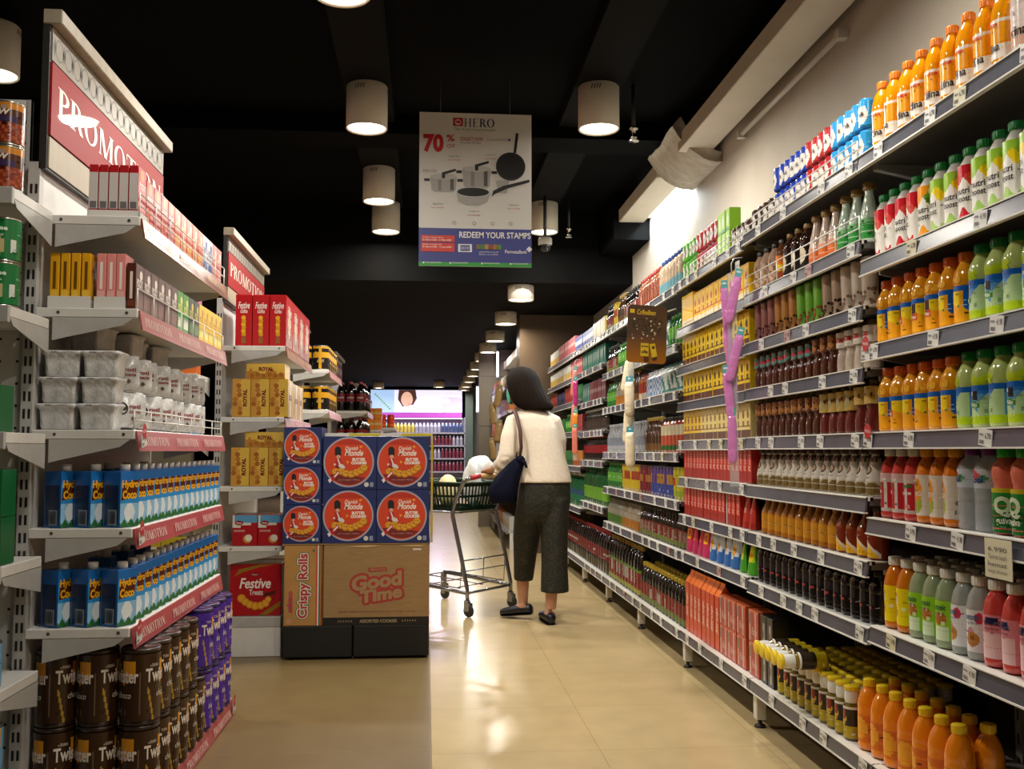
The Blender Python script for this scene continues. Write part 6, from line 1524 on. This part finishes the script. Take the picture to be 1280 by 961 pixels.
for s in (0, .5, 1):
    q = RL + (RR - RL) * s
    a.tube([P3(q + FD * .05, .35), P3(q + FD * .06, .175), P3(q + FD * .58, .20)], .004, CHR, 6)
for s in (.08, .3, .58): a.tube([P3(RL + FD * s, .178 + .03 * s), P3(RR + FD * s, .178 + .03 * s)], .004, CHR, 6)
a.tube([P3(RL + FD * .05, .28), P3(RR + FD * .05, .28)], .004, CHR, 6); link('wire_rack', a.mesh('wire_rack'), tr)
a = BT()
for w0 in (RL, RR): a.tube([P3(w0 + FD * .12, .66), P3(w0 + FD * .60, .655)], .008, CHR, 8)
for s in (.14, .36, .58): a.tube([P3(RL + FD * s, .652), P3(RR + FD * s, .652)], .006, CHR, 6)
link('basket_frame', a.mesh('basket_frame'), tr)
# green basket standing on the frame
bk_c = (RL + RR) / 2 + FD * .275
ang = math.atan2(ax.y, ax.x)
bk = empty('shopping_basket', (bk_c.x, bk_c.y, .6625), 'dark green slotted hand basket riding on the trolley', 'basket', rz=ang)
GRN = M('0e2c1c', .35)
def basket_mesh():
    a = MB(); w, d, h = .225, .205, .185
    def side(p0, p1, q0, q1, n):          # bottom edge p0-p1, top edge q0-q1; slats between rails
        L = lambda u, t: tuple(Vector(p0) * (1 - u) * (1 - t) + Vector(p1) * u * (1 - t) + Vector(q0) * (1 - u) * t + Vector(q1) * u * t)
        for t0, t1 in ((0, .14), (.48, .56), (.86, 1)):
            a.add([L(0, t0), L(1, t0), L(1, t1), L(0, t1)], [(0, 1, 2, 3), (3, 2, 1, 0)], GRN)
        for k in range(n + 1):
            u0 = max(0, k / n - .16 / n * 1.5); u1 = min(1, k / n + .16 / n * 1.5)
            a.add([L(u0, .1), L(u1, .1), L(u1, .9), L(u0, .9)], [(0, 1, 2, 3), (3, 2, 1, 0)], GRN)
    k = .82
    c = [(-w * k, -d * k, 0), (w * k, -d * k, 0), (w * k, d * k, 0), (-w * k, d * k, 0)]; t_ = [(-w, -d, h), (w, -d, h), (w, d, h), (-w, d, h)]
    for i in range(4): side(c[i], c[(i + 1) % 4], t_[i], t_[(i + 1) % 4], 12)
    a.box(-w * k, w * k, -d * k, d * k, 0, .004, GRN)
    for i in range(4): a.tube([t_[i], t_[(i + 1) % 4]], .007, GRN, 8)
    return a
part('body', basket_mesh(), bk)
a = MB(); a.tube([(-.225, 0, .18), (-.228, .12, .196), (-.2, .20, .20), (0, .212, .20), (.2, .20, .20), (.228, .12, .196), (.225, 0, .18)], .006, GRN, 8); part('handle', a, bk)
WB = noisy('white_plastic_film', 'd8d6d2', 'e6e4e0', 12, .3, .25)
def lump(name, c, sc, mat, lb, cat, seed, knot=False, cr=1.0):
    rr = random.Random(seed); a = MB(); n, m = 22, 14
    vs = []
    for i in range(m + 1):
        t = pi * i / m
        for k in range(n):
            p = 2 * pi * k / n; q = 1 + cr * (.16 * sin(3 * p + 2 * t + seed) * sin(t) + .10 * sin(6 * p - 3 * t + seed * 2) * sin(2 * t) + rr.uniform(-.06, .06))
            vs.append((sc[0] * q * sin(t) * cos(p), sc[1] * q * sin(t) * sin(p), -sc[2] * q * cos(t)))
    a.add(vs, [(i * n + k, i * n + (k + 1) % n, (i + 1) * n + (k + 1) % n, (i + 1) * n + k) for i in range(m) for k in range(n)], mat, True)
    o = link(name, a.mesh(name), None, c); tag(o, lb, cat)
    if knot:
        a = MB(); a.lathe([(.02, 0), (.012, .02), (.03, .05), (.045, .075)], mat, 12, 0, 0, sc[2] * .9); link('knot', a.mesh('knot'), o)
    return o
lump('carrier_bag', (.318, 6.715, .845), (.062, .062, .150), WB, 'white plastic bag bulging from the green basket', 'bag', 2)
lump('wrapped_parcel', (.375, 6.865, .945), (.085, .075, .078), M('dcd8d0', .5), 'white paper parcel in the basket behind the plastic bag', 'parcel', 5, cr=.6)
lump('bread_bag', (.145, 6.80, .79), (.068, .058, .105), noisy('pale_cream_paper', 'd8c890', 'e0d2a0', 9, .5, .3), 'pale cream bag standing in the basket behind the cookie display', 'bag', 9, cr=.45)

# ------------------------------------------------------------------ the woman
SKIN = noisy('skin', 'b5836a', 'c08e74', 9, .45, .02)
SWEAT = noisy('cream_knit', 'd9cbb9', 'e2d5c4', 60, .85, .12)
HAIRM = noisy('dark_brown_hair', '120b08', '20140e', 30, .7, .5, stretch=(14, 14, 1), spec=.12)
NAVYF = noisy('navy_canvas', '0a0d1e', '0e1126', 40, .8, .1, spec=.1)
PAT = bpy.data.materials.new('paisley_trouser_cloth'); PAT.use_nodes = True; nt = PAT.node_tree
tc = nt.nodes.new('ShaderNodeTexCoord'); vo = nt.nodes.new('ShaderNodeTexVoronoi'); vo.inputs['Scale'].default_value = 24
wv = nt.nodes.new('ShaderNodeMath'); wv.operation = 'SINE'; ml = nt.nodes.new('ShaderNodeMath'); ml.operation = 'MULTIPLY'; ml.inputs[1].default_value = 15
cr_ = nt.nodes.new('ShaderNodeValToRGB'); e = cr_.color_ramp.elements; e[0].position = .30; e[1].position = 1.0; e[0].color = rgb('161710'); e[1].color = rgb('352e18')
m_ = e.new(.7); m_.color = rgb('1e1e14')
nt.links.new(tc.outputs['Object'], vo.inputs['Vector']); nt.links.new(vo.outputs['Distance'], ml.inputs[0]); nt.links.new(ml.outputs[0], wv.inputs[0]); nt.links.new(wv.outputs[0], cr_.inputs[0]); nt.links.new(cr_.outputs[0], nt.nodes['Principled BSDF'].inputs['Base Color'])
nt.nodes['Principled BSDF'].inputs['Roughness'].default_value = .75

wo = empty('person', (.68, 6.15, 0), 'woman in cream sweater and patterned cropped trousers pushing a trolley, seen from behind', 'person')
IV = -Vector((.68, 6.15, 0))
def BW(): a = MB(); a.T = Matrix.Translation(IV); return a
def solid(name, a, parent, vox, sm=4, f=.5):
    o = link(name, a.mesh(name), parent)
    r = o.modifiers.new('remesh', 'REMESH'); r.mode = 'VOXEL'; r.voxel_size = vox; r.use_smooth_shade = True
    s = o.modifiers.new('smooth', 'SMOOTH'); s.iterations = sm; s.factor = f
    return o
HD = Vector((.600, 6.19, 1.455)); FW = Vector((-.62, .78, -.08)).normalized(); SD = FW.cross(Vector((0, 0, 1))).normalized(); UPV = SD.cross(FW)
def hp(f, s, u): return HD + FW * f + SD * s + UPV * u
a = BW()
a.ball(hp(-.01, 0, .025), .083, SKIN, 24, 18, (1, 1, 1.12)); a.ball(hp(.03, 0, -.035), .062, SKIN, 20, 14, (1, 1, 1.15)); a.ball(hp(.045, 0, -.078), .035, SKIN, 14, 10)
a.tube([hp(.075, 0, .02), hp(.098, 0, -.018), hp(.088, 0, -.03)], [.010, .014, .012], SKIN, 10)         # nose
for s in (-1, 1): a.ball(hp(.0, s * .080, -.005), .024, SKIN, 10, 8, (.9, .5, 1.3)); a.ball(hp(.068, s * .032, .028), .014, SKIN, 10, 8)
a.ball(hp(.088, 0, -.058), .014, SKIN, 10, 8, (1, 1, .7))
a.tube([HD + Vector((.005, -.01, -.05)), (.645, 6.165, 1.34), (.665, 6.155, 1.27)], [.050, .052, .062], SKIN, 16)
a.loft([(.735, 6.12, .84, .145, .11), (.73, 6.125, .95, .125, .095), (.705, 6.14, 1.10, .12, .095), (.68, 6.15, 1.22, .135, .09), (.668, 6.155, 1.27, .11, .07), (.665, 6.155, 1.30, .07, .055)], SKIN, 24)
for pts, rad in (([(.665, 6.13, .86), (.625, 6.20, .50), (.612, 6.275, .28), (.615, 6.285, .105)], [.075, .055, .045, .032]),
                 ([(.80, 6.11, .86), (.79, 6.10, .50), (.775, 6.075, .28), (.765, 6.065, .09)], [.075, .055, .045, .032])):
    a.tube(pts, rad, SKIN, 16)
a.tube([(.635, 6.262, .095), (.60, 6.285, .06), (.545, 6.315, .038)], [.034, .034, .026], SKIN, 12); a.tube([(.765, 6.055, .05), (.757, 6.12, .045), (.745, 6.21, .03)], [.032, .034, .026], SKIN, 12)
def hand(a, wr, kn, tips, thumb):
    wr, kn = Vector(wr), Vector(kn); d = (kn - wr).normalized(); across = Vector(tips)
    a.tube([wr - d * .02, wr, wr * .5 + kn * .5, kn], [.026, .025, .030, .028], SKIN, 12, flat=.7)
    for k, ln in enumerate((.070, .078, .073, .058)):
        b = kn + across * ((k - 1.5) * .021) - d * .012
        m1 = b + d * ln * .45 + Vector((0, 0, .004)); m2 = m1 + d * ln * .18 + Vector((0, 0, -.026)); m3 = m2 - d * ln * .12 + Vector((0, 0, -.018))
        a.tube([b, m1, m2, m3], [.0105, .010, .009, .0075], SKIN, 10)
    t0 = wr * .6 + kn * .4 + across * .022 * thumb
    a.tube([t0, t0 + across * .022 * thumb + d * .02 + Vector((0, 0, -.012)), t0 + across * .016 * thumb + d * .05 + Vector((0, 0, -.030))], [.012, .0105, .008], SKIN, 10)
LHk, RHk = (.398, 6.500, .925), (.520, 6.640, .925)
a.tube([(.555, 6.16, 1.255), (.505, 6.11, 1.13), (.492, 6.10, 1.0), (.47, 6.25, .965), (.435, 6.42, .940)], [.04, .040, .038, .034, .025], SKIN, 14)
a.tube([(.765, 6.155, 1.245), (.825, 6.175, 1.13), (.82, 6.22, 1.02), (.70, 6.40, .965), (.58, 6.555, .935)], [.04, .040, .038, .034, .025], SKIN, 14)
hand(a, (.435, 6.42, .940), LHk, ax, 1); hand(a, (.575, 6.555, .935), RHk, ax, -1)
body = solid('body', a, wo, .0055, 3)

a = BW()                                                       # sweater: torso and sleeves grown into one surface
a.loft([(.738, 6.118, .862, .168, .132), (.736, 6.12, .90, .164, .128), (.722, 6.128, 1.0, .150, .118), (.702, 6.138, 1.10, .141, .115), (.684, 6.148, 1.20, .143, .110), (.672, 6.152, 1.26, .130, .095), (.662, 6.155, 1.30, .095, .075), (.655, 6.16, 1.325, .062, .060)], SWEAT, 40, True, .012, 9)
a.tube([(.60, 6.155, 1.25), (.548, 6.15, 1.235), (.515, 6.115, 1.14), (.498, 6.095, 1.03), (.486, 6.10, .985), (.474, 6.20, .970), (.462, 6.29, .962)], [.062, .060, .056, .054, .060, .050, .043], SWEAT, 20)
a.tube([(.74, 6.155, 1.25), (.790, 6.155, 1.235), (.828, 6.17, 1.13), (.828, 6.20, 1.03), (.79, 6.27, .995), (.71, 6.39, .97), (.65, 6.47, .955)], [.062, .060, .055, .054, .056, .048, .042], SWEAT, 20)
for pts, r_ in (([(.49, 6.09, 1.06), (.47, 6.09, 1.045), (.455, 6.13, 1.04)], .018), ([(.50, 6.06, 1.01), (.475, 6.06, 1.0), (.45, 6.10, .985)], .018), ([(.47, 6.14, .93), (.45, 6.17, .925), (.44, 6.20, .93)], .02)): a.tube(pts, r_, SWEAT, 8)
sw = solid('sweater', a, wo, .0075, 5)
a = BW()
a.loft([(.737, 6.12, .93, .138, .108), (.738, 6.118, .84, .158, .124), (.732, 6.12, .74, .166, .128), (.722, 6.125, .66, .160, .115), (.718, 6.13, .625, .145, .09)], PAT, 32)
a.loft([(.655, 6.14, .76, .085, .105), (.640, 6.16, .64, .092, .103), (.628, 6.19, .52, .083, .092), (.622, 6.23, .38, .070, .082), (.617, 6.265, .243, .060, .080)], PAT, 28, True, .02, 4)
a.loft([(.80, 6.11, .76, .088, .11), (.793, 6.10, .64, .090, .104), (.791, 6.085, .50, .082, .092), (.789, 6.07, .36, .080, .088), (.789, 6.06, .196, .086, .090)], PAT, 28, True, .02, 4)
solid('trousers', a, wo, .009, 4)
a = BW()                                                       # hair down to the shoulders
a.loft([(.597, 6.185, 1.590, .020, .020), (.598, 6.185, 1.580, .055, .055), (.600, 6.185, 1.555, .085, .088), (.605, 6.180, 1.52, .102, .104), (.610, 6.172, 1.48, .108, .106), (.622, 6.160, 1.44, .112, .102), (.640, 6.145, 1.40, .118, .092), (.660, 6.130, 1.36, .122, .078), (.680, 6.115, 1.33, .112, .062), (.690, 6.105, 1.310, .085, .045)], HAIRM, 72, True, .02, 24)
hair = link('hair', a.mesh('hair'), wo)
a = BW(); MASK = M('4fa58a', .6)
vs = []; n = 12; m = 8
for i in range(m + 1):
    for k in range(n + 1):
        s = -1 + 2 * k / n; t = i / m
        rr_ = .098 - .030 * abs(s) ** 2 * .2 + .014 * sin(pi * t) * (1 - abs(s) ** 1.5)
        ang_ = s * 1.25
        vs.append(hp(rr_ * cos(ang_) * (1.0 - .12 * (1 - t)) + .004, rr_ * .93 * sin(ang_), -.095 + .092 * t))
fs = [(i * (n + 1) + k, i * (n + 1) + k + 1, (i + 1) * (n + 1) + k + 1, (i + 1) * (n + 1) + k) for i in range(m) for k in range(n)]
a.add(vs, fs, MASK, True); mk = link('face_mask', a.mesh('face_mask'), wo)
so = mk.modifiers.new('solid', 'SOLIDIFY'); so.thickness = .003; so.offset = 1
a = BW(); GL = M('1a1210', .3)
for s in (-1, 1):
    a.tube([hp(.02, s * .086, .03), hp(.098, s * .062, .028)], .0022, GL, 6)
    a.tube([hp(.094, s * .032 + .024 * cos(t), .028 + .018 * sin(t)) for t in [k * pi / 8 for k in range(17)]], .0018, GL, 6)
a.tube([hp(.098, -.008, .032), hp(.098, .008, .032)], .0018, GL, 6); link('glasses', a.mesh('glasses'), wo)
def shoe(name, heel, toe, lift):
    heel, toe = Vector(heel), Vector(toe); d = toe - heel; L_ = d.length; d.normalize(); s = Vector((d.y, -d.x, 0)).normalized(); u = s.cross(d)
    prof = [(0, .022, .020, .030), (.06, .031, .034, .030), (.3, .034, .034, .026), (.6, .042, .030, .022), (.82, .040, .026, .019), (.95, .026, .020, .015), (1.0, .010, .012, .012)]
    vs = []; n = 20
    for t, w, up_, dn in prof:
        c = heel + d * (L_ * t) + Vector((0, 0, .0))
        for k in range(n): q = 2 * pi * k / n; vs.append(c + s * (w * cos(q)) + u * ((up_ if sin(q) > 0 else dn) * sin(q)))
    a = BW(); m_ = M('14141f', .35)
    a.add(vs, [(i * n + k, i * n + (k + 1) % n, (i + 1) * n + (k + 1) % n, (i + 1) * n + k) for i in range(len(prof) - 1) for k in range(n)] + [tuple(range(n - 1, -1, -1)), tuple((len(prof) - 1) * n + k for k in range(n))], m_, True)
    o = link('shoe', a.mesh('shoe'), wo)
    a = BW(); vs = []
    for t, w, up_, dn in prof:
        c = heel + d * (L_ * t) - u * dn
        vs += [c + s * w * .92, c - s * w * .92]
    a.add(vs + [v - u * .006 for v in vs], [(2 * i, 2 * i + 2, 2 * i + 3, 2 * i + 1) for i in range(len(prof) - 1)] + [(2 * i + 14 + 1, 2 * i + 3 + 14, 2 * i + 2 + 14, 2 * i + 14) for i in range(len(prof) - 1)], M('0c0c10', .6)); link('sole', a.mesh('sole'), o)
shoe('l', (.668, 6.245, .068), (.475, 6.345, .030), 0); shoe('r', (.765, 6.025, .038), (.738, 6.255, .034), 0)

# navy tote on her shoulder
tb = empty('tote_bag', (.50, 6.0, .74), 'navy blue tote bag hanging from the woman’s shoulder', 'bag')
iv2 = -Vector((.50, 6.0, .74))
a = MB(); a.T = Matrix.Translation(iv2)
a.loft([(.475, 6.045, .738, .066, .05), (.472, 6.045, .75, .082, .062), (.468, 6.045, .82, .088, .062), (.500, 6.045, .90, .075, .05), (.545, 6.045, .97, .05, .032), (.572, 6.04, 1.01, .034, .018), (.575, 6.04, 1.02, .015, .010)], NAVYF, 36, True, .05, 6)
link('body', a.mesh('body'), tb)
a = MB(); a.T = Matrix.Translation(iv2)
a.tube([(.572, 6.035, 1.01), (.578, 6.005, 1.08), (.572, 6.015, 1.18), (.556, 6.06, 1.27), (.548, 6.12, 1.305), (.545, 6.19, 1.30), (.55, 6.25, 1.22)], [.008, .011, .012, .012, .012, .012, .011], M('4a2a28', .6), 10, flat=1.0); link('strap', a.mesh('strap'), tb)
a = MB(); a.T = Matrix.Translation(iv2)
a.ball((.575, 6.03, 1.005), .026, NAVYF, 12, 8); a.tube([(.58, 6.02, 1.0), (.60, 6.01, .985), (.612, 6.0, .955)], [.014, .012, .006], NAVYF, 8); link('knot', a.mesh('knot'), tb)
